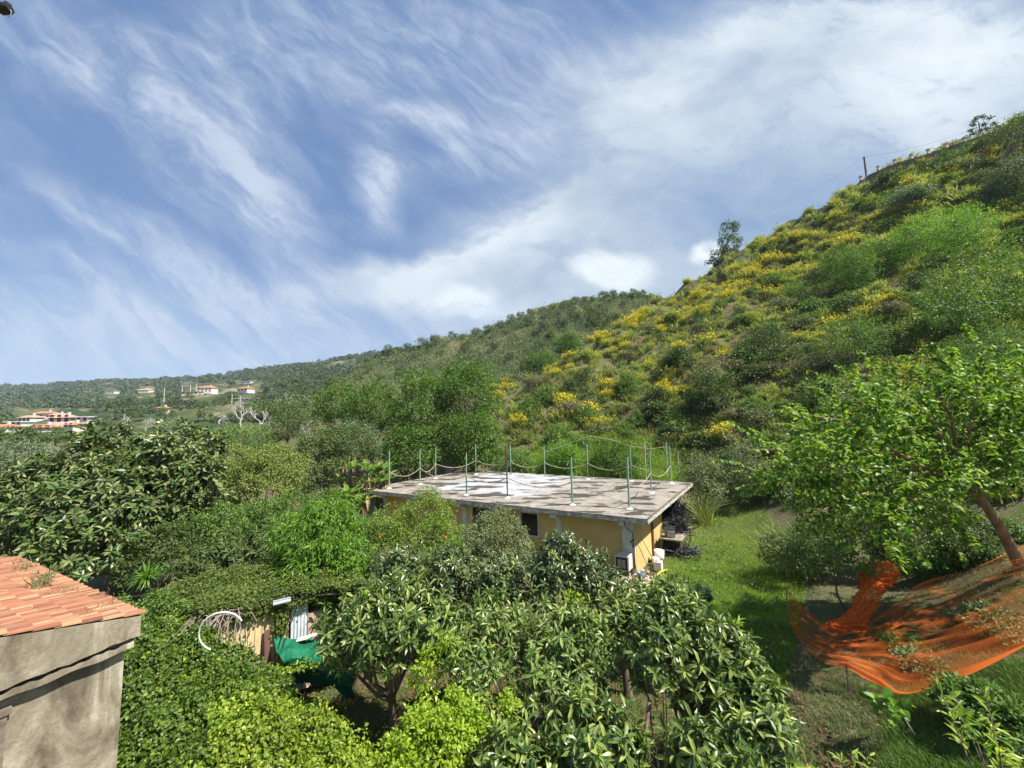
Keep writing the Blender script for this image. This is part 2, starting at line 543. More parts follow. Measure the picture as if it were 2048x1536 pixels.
for a_ in np.radians([-75, -60, -45, -30, -15, 0, 12, 25]):
    for r_ in (3, 7, 12, 18, 24):
        ctl.append(np.array([r_ * math.sin(a_), r_ * math.cos(a_), 0.0]))
for a_ in np.radians([-60, -45, -30, -15]):
    for r_ in (32, 45):
        ctl.append(np.array([r_ * math.sin(a_), r_ * math.cos(a_), -0.5]))
for a_ in np.radians([40, 55, 70]):
    for r_, z_ in ((3, 0), (8, 0.3 if a_ < .8 else .9)):
        ctl.append(np.array([r_ * math.sin(a_), r_ * math.cos(a_), z_]))
for a_ in np.radians([-180, -150, -120, -95, 95, 120, 150, 180]):
    for r_ in (3, 10, 30, 90, 300, 900, 2500):
        ctl.append(np.array([r_ * math.sin(a_), r_ * math.cos(a_), 0.0 if r_ < 50 else r_ * 0.02]))
for t in [
    # right side bank
    (2040, 1125, 13), (1900, 1180, 14), (1800, 1155, 17), (1640, 1130, 19), (2040, 1400, 9), (1560, 1060, 25),
    # foot behind lawn and building
    (1500, 1005, 32), (1400, 975, 36), (1300, 950, 37), (1200, 935, 38), (1100, 928, 40), (1000, 930, 42), (900, 925, 46),
    (800, 915, 50), (700, 905, 55),
    # slopes of the near hill
    (1150, 890, 43), (1250, 885, 42), (1150, 850, 47), (1350, 900, 40), (1450, 900, 37), (1550, 930, 32), (1700, 960, 25),
    (1300, 800, 46), (1200, 790, 52), (1100, 820, 54), (1450, 780, 43), (1350, 720, 52), (1250, 720, 62), (1500, 680, 50),
    (1600, 880, 33), (1600, 720, 42), (1650, 600, 54), (1750, 800, 30), (1750, 620, 45), (1800, 480, 62), (1900, 900, 22),
    (2000, 1010, 18), (2000, 720, 30), (2000, 470, 50), (2000, 340, 62), (1550, 580, 68), (1650, 480, 74), (1450, 610, 72),
    # ridge of the near hill
    (2200, 150, 64), (2048, 240, 70), (1990, 268, 74), (1940, 288, 78), (1860, 312, 82), (1790, 334, 85), (1740, 354, 88), (1690, 388, 90),
    (1650, 410, 91), (1590, 440, 92), (1530, 470, 93), (1480, 500, 93), (1440, 526, 93), (1380, 566, 92), (1330, 597, 90),
    (1290, 622, 88), (1250, 648, 86), (1210, 672, 84), (1170, 696, 81), (1135, 716, 78), (1100, 736, 74), (1065, 756, 70),
    (1030, 778, 66), (1000, 792, 62), (975, 810, 58),
    # behind that ridge
    (2200, 260, 84), (2048, 330, 90), (1940, 350, 96), (1790, 400, 104), (1590, 500, 118), (1440, 600, 118), (1380, 660, 115), (1330, 700, 112), (1250, 740, 110),
    (1170, 770, 106), (1100, 790, 100), (1030, 800, 95),
    # second hill
    (1400, 600, 190), (1320, 594, 190), (1270, 588, 190), (1230, 590, 190), (1170, 597, 190), (1120, 610, 190), (1070, 622, 192),
    (1020, 640, 195), (960, 664, 200), (910, 674, 205), (870, 684, 212), (830, 692, 220), (800, 697, 228), (750, 718, 226),
    (700, 745, 215), (660, 768, 205), (1320, 660, 150), (1200, 680, 148), (1100, 690, 148), (1000, 710, 150), (900, 740, 155),
    (1000, 770, 108), (900, 790, 108), (800, 800, 112), (700, 822, 110), (630, 832, 112), (800, 745, 175), (700, 785, 165),
    (1400, 640, 240), (1230, 650, 250), (1020, 690, 255), (870, 722, 270), (760, 745, 290),
    # far ridge
    (1000, 690, 700), (850, 700, 700), (760, 702, 720), (700, 714, 760), (650, 722, 800), (600, 730, 850), (550, 735, 880), (500, 742, 900),
    (470, 750, 900), (430, 752, 950), (330, 757, 1000), (230, 760, 1000), (130, 767, 1050), (60, 772, 1080), (0, 776, 1100),
    (-250, 790, 1100),
    (850, 735, 1000), (600, 752, 1150), (300, 775, 1350), (0, 790, 1400), (-250, 800, 1400),
    # valley on the left
    (0, 905, 90), (200, 895, 90), (400, 880, 90), (550, 865, 90),
    (-200, 872, 130), (0, 866, 140), (200, 852, 140), (330, 845, 150), (450, 838, 155), (560, 828, 150),
    (0, 848, 230), (120, 842, 230), (250, 826, 230), (400, 812, 240), (520, 805, 240), (620, 797, 230),
    (0, 818, 420), (200, 808, 400), (330, 798, 340), (410, 788, 340), (490, 784, 340), (600, 770, 330),
    (0, 795, 700), (200, 788, 640), (400, 772, 600), (600, 750, 560), (-250, 810, 500),
]:
    cpt(*t)
ctl = np.array(ctl)


def _ab(x, y):
    r = np.hypot(x, y)
    return np.stack([np.arctan2(x, y) * 1.6, np.log(np.maximum(r, 1.0)) * 1.0], -1), r


CA, CR = _ab(ctl[:, 0], ctl[:, 1])
_K = np.linalg.norm(CA[:, None] - CA[None], axis=-1)
_n = len(CA)
_S = np.zeros((_n + 1, _n + 1))
_S[:_n, :_n] = _K - np.eye(_n) * 1e-4
_S[:_n, _n] = 1
_S[_n, :_n] = 1
_W = np.linalg.lstsq(_S, np.append(ctl[:, 2] / (CR + 10), 0), rcond=None)[0]
_rs = np.random.default_rng(3)
_waves = []
for amp, wl in ((1.2, 34), (0.9, 19), (0.9, 10), (0.55, 5.5)):
    for k in range(5):
        th = _rs.uniform(0, 6.28)
        _waves.append((amp / 2.2, math.cos(th) * 6.28 / wl, math.sin(th) * 6.28 / wl, _rs.uniform(0, 6.28)))


def H(x, y):
    x = np.atleast_1d(np.asarray(x, float))
    y = np.atleast_1d(np.asarray(y, float))
    out = np.zeros(x.shape)
    xf, yf, of = x.ravel(), y.ravel(), out.ravel()
    for i in range(0, len(xf), 20000):
        a, r = _ab(xf[i:i + 20000], yf[i:i + 20000])
        D = np.linalg.norm(a[:, None] - CA[None], axis=-1)
        g = D @ _W[:_n] + _W[_n]
        z = g * (r + 10)
        w = np.clip((r - 36) / 30, 0, 1)
        nzv = sum(A * np.sin(kx * xf[i:i + 20000] + ky * yf[i:i + 20000] + p) for A, kx, ky, p in _waves)
        far = np.clip((r - 150) / 400, 0, 1)
        z = z + nzv * w * (0.75 + 0.5 * far)
        z = z + 0.05 * np.sin(xf[i:i + 20000] * 1.3 + 1) * np.sin(yf[i:i + 20000] * 1.1) * (1 - w)
        of[i:i + 20000] = z
    return of.reshape(x.shape)


_TA = np.radians(np.linspace(-180, 180, 901))
_TR = np.linspace(math.log(0.8), math.log(2700), 330)
_ga, _gr = np.meshgrid(_TA, np.exp(_TR), indexing='ij')
_TZ = H(np.sin(_ga) * _gr, np.cos(_ga) * _gr)


def H(x, y):      # table lookup of the same surface
    x = np.atleast_1d(np.asarray(x, float))
    y = np.atleast_1d(np.asarray(y, float))
    a = (np.arctan2(x, y) - _TA[0]) / (_TA[1] - _TA[0])
    r = np.clip((np.log(np.maximum(np.hypot(x, y), 0.81)) - _TR[0]) / (_TR[1] - _TR[0]), 0, 328.99)
    a = np.clip(a, 0, 899.99)
    i, j = a.astype(int), r.astype(int)
    fa_, fr_ = a - i, r - j
    return ((_TZ[i, j] * (1 - fa_) + _TZ[i + 1, j] * fa_) * (1 - fr_) + (_TZ[i, j + 1] * (1 - fa_) + _TZ[i + 1, j + 1] * fa_) * fr_)


def cast(pts, y0=2.0, y1=1600.0):
    """photo pixels -> first hit with the terrain"""
    pts = np.atleast_2d(pts)
    D = np.array([list(ray(*p)) for p in pts])
    D = D / D[:, 1:2]
    Ys = np.exp(np.linspace(math.log(y0), math.log(y1), 420))
    X = D[:, 0:1] * Ys
    Z = HC + D[:, 2:3] * Ys
    hh = H(X, np.broadcast_to(Ys, X.shape))
    below = Z < hh
    idx = np.where(below.any(1), below.argmax(1), -1)
    res = np.full((len(pts), 3), np.nan)
    g = np.nonzero(idx > 0)[0]
    k = idx[g]
    dz = Z - hh
    f0, f1 = dz[g, k - 1], dz[g, k]
    y = Ys[k - 1] + f0 / (f0 - f1) * (Ys[k] - Ys[k - 1])
    x = D[g, 0] * y
    res[g] = np.stack([x, y, H(x, y)], -1)
    return res


def build_ground():
    A, Rr = _ga, _gr
    X, Y = np.sin(A) * Rr, np.cos(A) * Rr
    Z = _TZ
    n0, n1 = X.shape
    V = np.stack([X, Y, Z], -1).reshape(-1, 3)
    i = np.arange(n0 - 1)[:, None] * n1
    j = np.arange(n1 - 1)[None]
    F = np.stack([i + j, i + j + 1, i + n1 + j + 1, i + n1 + j], -1).reshape(-1, 4)
    mb = MB()
    mb.add(V, F)
    m, nt, p, out = newmat('ground')
    a = noise(nt, 0.35, 8, 0.65)
    b = noise(nt, 2.5, 8, 0.7)
    c = noise(nt, 14, 6, 0.7)
    soil = ramp(nt, c, [(0.3, (.075, .048, .028)), (0.55, (.17, .12, .075)), (0.75, (.30, .23, .15))])
    green = ramp(nt, c, [(0.3, (.04, .07, .018)), (0.7, (.10, .15, .035))])
    f = ramp(nt, b, [(0.42, (0, 0, 0)), (0.58, (1, 1, 1))])
    col = mixc(nt, f, soil, green)
    dry = mixc(nt, ramp(nt, a, [(0.45, (0, 0, 0)), (0.6, (.7, .7, .7))]), col, (.13, .13, .07))
    gn = nd(nt, 'ShaderNodeNewGeometry')
    sp = nd(nt, 'ShaderNodeSeparateXYZ')
    nt.links.new(gn.outputs['True Normal'], sp.inputs[0])
    sl_ = ramp(nt, sp.outputs[2], [(0.62, (1, 1, 1)), (0.86, (0, 0, 0))])
    dry = mixc(nt, sl_, dry, ramp(nt, b, [(.35, (.07, .042, .028)), (.65, (.19, .12, .075))]))
    # far away: woodland greens and paler fields
    tc = nd(nt, 'ShaderNodeTexCoord')
    ln = nd(nt, 'ShaderNodeVectorMath', operation='LENGTH')
    nt.links.new(tc.outputs['Object'], ln.inputs[0])
    mr = nd(nt, 'ShaderNodeMapRange')
    mr.inputs['From Min'].default_value = 60
    mr.inputs['From Max'].default_value = 130
    nt.links.new(ln.outputs['Value'], mr.inputs['Value'])
    fz = noise(nt, 0.022, 6, 0.6)
    farc = ramp(nt, fz, [(0.38, (.03, .05, .022)), (0.5, (.055, .075, .03)), (0.58, (.12, .12, .06)), (0.68, (.20, .18, .11))])
    col = mixc(nt, mr.outputs[0], dry, farc)
    nt.links.new(col, p.inputs['Base Color'])
    p.inputs['Roughness'].default_value = 0.95
    p.inputs['Specular IOR Level'].default_value = 0.1
    bp = nd(nt, 'ShaderNodeBump', Strength=0.8, Distance=0.12)
    nt.links.new(c, bp.inputs['Height'])
    nt.links.new(bp.outputs[0], p.inputs['Normal'])
    o = mb.build('ground', m, smooth=True)
    tag(o, 'uneven ground of the garden, the hillside and the valley', None, kind='structure')


build_ground()

# ------------------------------------------------------------------ flat-roofed outbuilding
ZR = 2.9
FL, FR, BR = atz(721, 980, ZR), atz(1294, 1040, ZR), atz(1384, 966, ZR)
EX = (FR - FL); LX = np.linalg.norm(EX); EX /= LX
EY = (BR - FR); LY = np.linalg.norm(EY); EY /= LY


def W(a, b, z):       # a metres from front-left corner along the front, b metres back
    p = FL + EX * a + EY * b
    return np.array([p[0], p[1], z])


def wbox(mb, a0, a1, b0, b1, z0, z1, m=0):
    mb.hexa([W(a0, b0, z0), W(a1, b0, z0), W(a1, b1, z0), W(a0, b1, z0), W(a0, b0, z1), W(a1, b0, z1), W(a1, b1, z1), W(a0, b1, z1)], m)


def slabmat():
    m, nt, p, out = newmat('weathered_roof_slab')
    tc = nd(nt, 'ShaderNodeTexCoord')
    ang = math.atan2(EX[1], EX[0])
    def mapped(s, sc=(1, 1, 1), detail=6, rough=.6, dist=0.0):
        mp = nd(nt, 'ShaderNodeMapping')
        mp.inputs['Rotation'].default_value = (0, 0, -ang)
        mp.inputs['Scale'].default_value = sc
        nt.links.new(tc.outputs['Object'], mp.inputs[0])
        n = nd(nt, 'ShaderNodeTexNoise', Scale=s, Detail=detail, Roughness=rough, Distortion=dist)
        nt.links.new(mp.outputs[0], n.inputs['Vector'])
        return n.outputs[0], mp
    a, mp0 = mapped(0.22, (1, 1, 1), 5)
    b, _ = mapped(1.3, (1, .8, 1), 9, .72, .5)
    c, _ = mapped(1.0, (.5, 1.1, 1), 5, .5, .3)
    d, _ = mapped(9, (1, 1, 1), 6, .7)
    sep = nd(nt, 'ShaderNodeSeparateXYZ')
    nt.links.new(mp0.outputs[0], sep.inputs[0])
    conc = ramp(nt, b, [(0.34, (.19, .165, .135)), (0.5, (.28, .245, .205)), (0.64, (.38, .34, .285))])
    # whitewashed area: towards the back left half
    def rng_(sock, a0, a1):
        mr = nd(nt, 'ShaderNodeMapRange', interpolation_type='SMOOTHSTEP')
        mr.inputs['From Min'].default_value = a0
        mr.inputs['From Max'].default_value = a1
        nt.links.new(sock, mr.inputs['Value'])
        return mr.outputs[0]
    def mth(op, x, y):
        n = nd(nt, 'ShaderNodeMath', operation=op)
        n.use_clamp = True
        for i, v in enumerate((x, y)):
            if isinstance(v, (int, float)):
                n.inputs[i].default_value = v
            else:
                nt.links.new(v, n.inputs[i])
        return n.outputs[0]
    wx = mth('MULTIPLY', rng_(sep.outputs[0], 3.0 - LX / 2, 4.2 - LX / 2), rng_(sep.outputs[0], 13 - LX / 2, 10.5 - LX / 2))
    wx = mth('MULTIPLY', wx, rng_(sep.outputs[1], 1.8 - LY / 2, 3.0 - LY / 2))
    wn = ramp(nt, b, [(0.35, (.25,) * 3), (0.55, (1, 1, 1))])
    white = mth('MULTIPLY', wx, wn)
    col = mixc(nt, white, conc, (.43, .44, .46))
    wet = ramp(nt, c, [(0.53, (0, 0, 0)), (0.56, (1, 1, 1))])
    col = mixc(nt, mth('MULTIPLY', wet, 0.88), col, (.022, .018, .012))
    grime = ramp(nt, d, [(0.35, (.75,) * 3), (0.6, (1, 1, 1))])
    col = mixc(nt, 1.0, col, grime, 'MULTIPLY')
    nt.links.new(col, p.inputs['Base Color'])
    p.inputs['Roughness'].default_value = 0.75
    bp = nd(nt, 'ShaderNodeBump', Strength=0.25, Distance=0.02)
    nt.links.new(d, bp.inputs['Height'])
    nt.links.new(bp.outputs[0], p.inputs['Normal'])
    return m


M['slab'] = slabmat()
M['edge'] = plain('mouldy_concrete', (.66, .64, .58), 0.85, c2=(.20, .18, .14), scale=4.0, bump=.5, sc=(1, 1, 2))
M['white'] = plain('worn_white_paint', (.72, .71, .67), 0.75, c2=(.50, .48, .43), scale=3.5)
M['yellow'] = plain('yellow_plaster', (.66, .48, .20), 0.85, c2=(.58, .40, .16), scale=1.2, bump=.2)
M['black'] = plain('black_plastic', (.025, .025, .028), 0.45, var=.4)
M['glass'] = plain('dark_glass', (.015, .018, .02), 0.12, var=.3, spec=.6)
M['iron'] = plain('dark_iron', (.05, .045, .04), 0.6, c2=(.10, .05, .03))
M['rust'] = plain('rusty_iron', (.20, .09, .045), 0.8, c2=(.09, .05, .03))
M['greenpost'] = plain('faded_green_paint', (.14, .34, .25), 0.6, c2=(.30, .36, .22), scale=2.0, sc=(1, 1, 3))
M['rope'] = plain('hemp_rope', (.46, .40, .29), 0.9, c2=(.22, .17, .11), scale=3)
M['plaw'] = plain('white_plastic', (.78, .78, .74), 0.45, var=.12)
M['boxw'] = plain('cream_enamel', (.72, .70, .60), 0.4, var=.15)

ob = empty('flat_roofed_outbuilding', W(LX * .5, LY * .5, 0), 'low yellow outbuilding with a stained flat concrete roof in the middle of the garden', 'building')
b = MB()
wbox(b, 0, LX, 0, LY, ZR - .17, ZR)
so_ = b.build('roof_slab', M['slab'], ob)
b = MB()   # mouldy drip edge, 3 mm proud
wbox(b, -.02, LX + .02, -.045, -.003, ZR - .19, ZR + .005)
wbox(b, LX + .003, LX + .045, -.045, LY + .02, ZR - .19, ZR + .005)
wbox(b, -.045, -.003, -.045, LY + .02, ZR - .19, ZR + .02)
wbox(b, -.02, LX + .02, LY + .003, LY + .045, ZR - .19, ZR + .02)
b.build('slab_edge', M['edge'], ob)
b = MB()
wbox(b, -.05, LX + .05, -.05, .05, ZR + .008, ZR + .035)
wbox(b, LX - .05, LX + .05, .053, LY + .02, ZR + .008, ZR + .035)
b.build('mouldy_rim', plain('black_mould', (.22, .19, .15), .9, c2=(.035, .03, .025), scale=2.2), ob)
IN, INS = 1.0, 0.9
a0, a1, b0, b1 = 1.2, LX - INS, IN, LY - 1.0
b = MB()
# front wall pieces leaving two window openings
wins = [(LX * .335 + 1.0, LX * .335 + 2.3), (LX * .52 + .4, LX * .52 + 1.8)]
fa = []
for px0, px1 in ((945, 985), (1042, 1076)):
    # x positions on the front wall plane measured along the wall
    res = []
    for px in (px0, px1):
        d = np.array(ray(px, 1050))
        o3 = np.array([0, 0, HC]); P0 = W(0, IN, 0); nrm = np.array([-EX[1], EX[0], 0])
        t = np.dot(P0 - o3, nrm) / np.dot(d, nrm)
        res.append(np.dot(o3 + d * t - P0, EX))
    fa.append(res)
wins = fa
zs0, zs1 = 1.15, 2.35
xs = [a0, wins[0][0], wins[0][1], wins[1][0], wins[1][1], a1]
for k in (0, 2, 4):
    wbox(b, xs[k], xs[k + 1], b0, b0 + .25, -.3, ZR - .175)
for w_ in wins:
    wbox(b, w_[0], w_[1], b0, b0 + .25, -.3, zs0)
    wbox(b, w_[0], w_[1], b0, b0 + .25, zs1, ZR - .175)
# right wall with arched opening (dark store)
oa, obk = b0 + (b1 - b0) * .56, b0 + (b1 - b0) * .93
wbox(b, a1 - .25, a1, b0 + .253, oa, -.3, ZR - .175)
wbox(b, a1 - .25, a1, obk, b1, -.3, ZR - .175)
wbox(b, a1 - .25, a1, oa, obk, 2.35, ZR - .175)
wbox(b, a0, a1 - .253, b1 - .25, b1, -.3, ZR - .175)
wbox(b, a0, a0 + .25, b0 + .253, b1 - .253, -.3, ZR - .175)
b.build('wall', M['yellow'], ob)
b = MB()
wbox(b, a0 + .3, a1 - .3, b0 + .3, b1 - .3, .005, .05)
b.build('floor', plain('store_floor', (.12, .10, .08), .9), ob)
for w_ in wins:
    b = MB()
    wbox(b, w_[0] - .08, w_[1] + .08, b0 - .05, b0 - .003, zs1, zs1 + .3)
    wbox(b, w_[0] - .08, w_[0], b0 - .04, b0 - .003, zs0, zs1 - .002)
    wbox(b, w_[1], w_[1] + .08, b0 - .04, b0 - .003, zs0, zs1 - .002)
    wbox(b, w_[0] - .1, w_[1] + .1, b0 - .09, b0 - .003, zs0 - .07, zs0 - .002)
    fr = b.build('window', M['white'], ob)
    b = MB()
    wbox(b, w_[0], w_[1], b0 + .12, b0 + .14, zs0, zs1)
    o = b.build('pane', M['glass'], None, off=ob.location); o.parent = fr
    b = MB()
    for q in np.arange(w_[0] + .08, w_[1], .13):
        b.tube([W(q, b0 + .05, zs0), W(q, b0 + .05, zs1)], .012, 6)
    for z in (zs0 + .3, zs1 - .3):
        b.tube([W(w_[0], b0 + .05, z), W(w_[1], b0 + .05, z)], .014, 6)
    o = b.build('grille', M['iron'], None, off=ob.location); o.parent = fr
# beams under the slab, ends showing as white squares
def front_a(px, py, z, bb):
    p = atz(px, py, z)
    d = p - FL
    Mx = np.array([[EX[0], EY[0]], [EX[1], EY[1]]])
    return np.linalg.solve(Mx, d[:2])
for px in (741, 801, 903, 981, 1099, 1240):
    a = front_a(px, 982 + (px - 721) * .101 + 8, ZR - .17, 0)[0]
    b = MB()
    wbox(b, a - .17, a + .17, .12, b0 - .003, ZR - .42, ZR - .172)
    b.build('beam', M['white'], ob)
for bb in (2.9, 5.2, 7.6, 9.8):
    if bb < LY:
        b = MB()
        wbox(b, a1 + .003, LX - .1, bb - .15, bb + .15, ZR - .40, ZR - .172)
        b.build('beam', M['white'], ob)
# pillars with flared tops
def pillar(a, wdt, flare):
    b = MB()
    wbox(b, a - wdt, a + wdt, b0 - .07, b0 - .004, -.2, ZR - .65)
    wbox(b, a - wdt, a + wdt, b0 - .07, b0 - .004, ZR - .65, ZR - .175)
    # curved corbel running out below the slab
    n = 6
    for k in range(n):
        t0, t1 = k / n, (k + 1) / n
        z0, z1 = ZR - .85 + .67 * t0, ZR - .85 + .67 * t1
        d0, d1 = flare * t0 ** 2, flare * t1 ** 2
        b.hexa([W(a - wdt + .02, b0 - .072 - d0 - .02, z0), W(a + wdt - .02, b0 - .072 - d0 - .02, z0), W(a + wdt - .02, b0 - .071, z0), W(a - wdt + .02, b0 - .071, z0),
                W(a - wdt + .02, b0 - .072 - d1 - .02, z1), W(a + wdt - .02, b0 - .072 - d1 - .02, z1), W(a + wdt - .02, b0 - .071, z1), W(a - wdt + .02, b0 - .071, z1)])
    b.build('pillar', M['white'], ob)
for px in (772, 930, 1118):
    d = np.array(ray(px, 1040)); nrm = np.array([-EX[1], EX[0], 0]); P0 = W(0, IN, 0)
    t = np.dot(P0 - [0, 0, HC], nrm) / np.dot(d, nrm)
    pillar(np.dot(np.array([0, 0, HC]) + d * t - P0, EX), .17, .75)
pillar(a1 - .3, .3, .1)
b = MB()   # rear right corner pillar with green cloth, and pipe on the side wall
wbox(b, a1 + .003, a1 + .2, b1 - .3, b1, -.2, ZR - .175)
b.build('pillar', M['white'], ob)
b = MB()
wbox(b, a1 + .003, a1 + .09, b0 + 2.9, b0 + 3.15, 0, ZR - .175)
b.build('pipe_casing', M['rust'], ob)
b = MB()
b.tube([W(a1 - .15, -.05, ZR - .1), W(a1 - .12, -.02, ZR - .4), W(a1 - .05, b0 - .12, ZR - .9), W(a1 - .05, b0 - .12, .3)], .02, 6)
b.build('drain_cable', M['black'], ob)

# rope fence standing on the slab
fence = empty('rope_fence', W(LX * .5, LY * .5, ZR), 'rope fence of slim green posts standing around the flat roof', 'fence')
posts = {}
for k, (px, py) in dict(A=(778, 977), B=(840, 969), C=(871, 957), D=(933, 990), E=(952, 949), F=(1015, 996), G=(1022, 952), Hh=(1090, 956),
                        I=(1145, 1010), J=(1176, 958), K=(1259, 1018), L=(1263, 962), Mm=(1303, 986), N=(1343, 966)).items():
    P = atz(px, py, ZR)
    ab = front_a(px, py, ZR, 0)
    ab = (np.clip(ab[0], .25, LX - .25), np.clip(ab[1], .3, LY - .25))
    P = W(ab[0], ab[1], ZR)
    posts[k] = P
    hgt = 2.72 + rng.uniform(-.08, .08)
    rr = .052 if k in 'IK' else .043
    b = MB()
    lean = rng.normal(0, .015, 2)
    top = P + np.array([lean[0], lean[1], hgt])
    b.tube([P, P + (top - P) * .5, top], rr, 10)
    po = b.build('post', M['greenpost'] if k not in 'FN' else M['rust'] if k == 'F' else M['greenpost'], fence, smooth=False)
    b = MB()
    b.lathe(P, [(.19, .0), (.17, .03), (.09, .045), (.06, .10), (.0, .105)], 16)
    o = b.build('base_plate', M['plaw'], None, off=fence.location); o.parent = po
    b = MB()
    b.lathe(top, [(0, .05), (.06, .045), (.065, -.02), (.045, -.02)], 12)
    o = b.build('cap', M['iron'], None, off=fence.location); o.parent = po
def rope(p, q, h0=1.22, h1=1.22, sag=.42):
    t = np.linspace(0, 1, 15)[:, None]
    pts = p * (1 - t) + q * t
    pts[:, 2] += (h0 * (1 - t) + h1 * t - sag * 4 * t * (1 - t))[:, 0]
    b = MB()
    b.tube(pts, .026, 7)
    b.build('rope', M['rope'], fence, smooth=True)
for e in ('AB', 'BC', 'CE', 'EG', 'GHh', 'HhJ', 'JL', 'LN', 'NMm', 'MmK', 'KI', 'IF', 'FD', 'DB'):
    ks = [k for k in (e[:1], e[:2]) if k in posts]
    k0 = ks[-1]
    k1 = e[len(k0):]
    rope(posts[k0], posts[k1], sag=rng.uniform(.34, .5))

# ------------------------------------------------------------------ things by the side wall
def S(o_, b_, z):     # o_ metres out from the side wall, b_ metres back
    return W(a1 + o_, b_, z)

def gz(p):
    return float(H(p[0], p[1])[0])

def sbox(mb, o0, o1, bb0, bb1, z0, z1, m=0):
    mb.hexa([S(o0, bb0, z0), S(o1, bb0, z0), S(o1, bb1, z0), S(o0, bb1, z0), S(o0, bb0, z1), S(o1, bb0, z1), S(o1, bb1, z1), S(o0, bb1, z1)], m)

# cabinet with dark glass front, standing before the corner pillar
def Fw(a, b_, z):
    return W(a, b_, z)
cb = empty('cabinet', Fw(a1 - .5, b0 - .6, 0), 'cream metal cabinet with a dark framed glass front at the building corner', 'cabinet')
def fbox(mb, a_0, a_1, b_0, b_1, z0, z1, m=0):
    wbox(mb, a_0, a_1, b_0, b_1, z0, z1, m)
b = MB(); fbox(b, a1 - .78, a1 - .12, b0 - .75, b0 - .12, .35, 1.0); b.build('body', M['boxw'], cb)
b = MB(); fbox(b, a1 - .72, a1 - .18, b0 - .775, b0 - .753, .38, .95); b.build('door', M['black'], cb)
b = MB(); fbox(b, a1 - .63, a1 - .27, b0 - .79, b0 - .778, .47, .86); b.build('glass', plain('dusty_glass', (.42, .44, .42), .2, c2=(.08, .08, .08), scale=12), cb)
for da, db in ((-.72, -.7), (-.18, -.7), (-.72, -.18), (-.18, -.18)):
    b = MB(); b.tube([W(a1 + da, b0 + db, 0), W(a1 + da, b0 + db, .35)], .03, 6); b.build('leg', M['iron'], cb)

def bucket(name, label, p, r, h, mat, rim, group=None):
    e = empty(name, p, label, 'bucket', group)
    b = MB(); b.lathe(p, [(0, 0), (r * .82, 0), (r, h), (r * .93, h), (r * .78, .03), (0, .03)], 18); b.build('bowl', mat, e, smooth=True)
    b = MB()
    th = np.linspace(0, math.pi, 12)
    b.tube(np.stack([p[0] + r * np.cos(th), p[1] - .25 * r * np.sin(th), p[2] + h * .95 - .5 * h * np.sin(th)], -1), .008, 5)
    b.build('handle', rim, e)
    return e
bucket('bucket', 'large white plastic bucket by the yellow side wall', S(.55, 3.2, 0), .26, .6, M['plaw'], M['iron'])
bucket('bucket', 'white lidless bucket stacked behind the jerry can', S(.5, 2.65, 0), .2, .36, M['plaw'], M['iron'])
bucket('bucket', 'small blue grey bucket on the rubble in front of the corner', S(.35, .55, 0), .2, .32, plain('blue_grey_plastic', (.16, .2, .27), .4), M['plaw'])
jc = empty('jerry_can', S(.75, 2.0, 0), 'square white jerry can standing in the sun beside the side wall', 'jerry can')
b = MB(); sbox(b, .6, .95, 1.85, 2.2, 0, .42); b.build('body', M['plaw'], jc)
b = MB(); b.lathe(S(.7, 1.95, .42), [(.05, 0), (.05, .05), (0, .05)], 10); b.build('cap', plain('red_cap', (.5, .05, .04), .5), jc)
b = MB(); b.tube([S(.78, 2.12, .42), S(.82, 2.1, .5), S(.88, 1.95, .5), S(.9, 1.92, .42)], .018, 6); b.build('handle', M['plaw'], jc)
# workbench with television and nets
wbn = empty('workbench', S(.8, 6.2, 0), 'rough wooden workbench piled with junk along the side wall', 'workbench')
b = MB(); sbox(b, .25, 1.45, 4.4, 7.6, .83, .88); b.build('bench_top', plain('grey_plank', (.34, .30, .25), .85, c2=(.15, .12, .09), scale=3, sc=(1, 1, 6)), wbn)
for oo in (.35, 1.35):
    for bb in (4.55, 7.4):
        b = MB(); b.tube([S(oo, bb, 0), S(oo, bb, .83)], .045, 6); b.build('leg', M['twig'], wbn)
tv = empty('television', S(.75, 4.9, .9), 'old tube television with pale tilted screen on the workbench', 'television')
tv_c = S(.75, 4.9, 1.15)
rz = math.atan2(EX[1], EX[0]) + .4
b = MB(); b.box(tv_c, (.5, .45, .45), rz, .35); b.build('case', M['black'], tv)
Rt = np.array(Euler((.35, 0, rz)).to_matrix())
b = MB(); b.box(tv_c + Rt @ np.array([0, -.235, .02]), (.42, .02, .36), rz, .35); b.build('screen', plain('grey_screen', (.42, .43, .42), .25, var=.2), tv)
def tangle(name, label, cat, c, r, n, mat, flat=.6, th=.012, seed=1):
    g = np.random.default_rng(seed)
    b = MB()
    for k in range(n):
        p = g.normal(0, 1, (6, 3)) * np.array([r, r, r * flat]) * .55
        p = p + 0
        t = np.linspace(0, 5, 16)
        q = np.stack([np.interp(t, np.arange(6), p[:, d]) for d in range(3)], -1)
        q += np.sin(t * 3 + k)[:, None] * .04
        q[:, 2] = np.abs(q[:, 2])
        b.tube(q + c, th, 4, cap=False)
    return tag(b.build(name, mat, None, off=c), label, cat)
def offset_obj(o, c):
    o.location = tuple(float(v) for v in c)
for nm, lab, ct, c, r, n, fl, sd in (
    ('netting_pile', 'tangled black netting heaped on the workbench', 'netting', S(.8, 6.4, .9), .75, 60, .8, 4),
    ('netting_pile', 'black netting and hoses heaped on the grass below the workbench', 'netting', S(1.3, 5.0, .02), .85, 70, .5, 5),
    ('netting_roll', 'tall bundle of black netting filling the arched opening of the outbuilding', 'netting', S(.25, (oa + obk) / 2, 1.0), .75, 90, 1.5, 6)):
    offset_obj(tangle(nm, lab, ct, c, r, n, M['black'], fl, .014, sd), c)
b = MB()
g_ = np.random.default_rng(2)
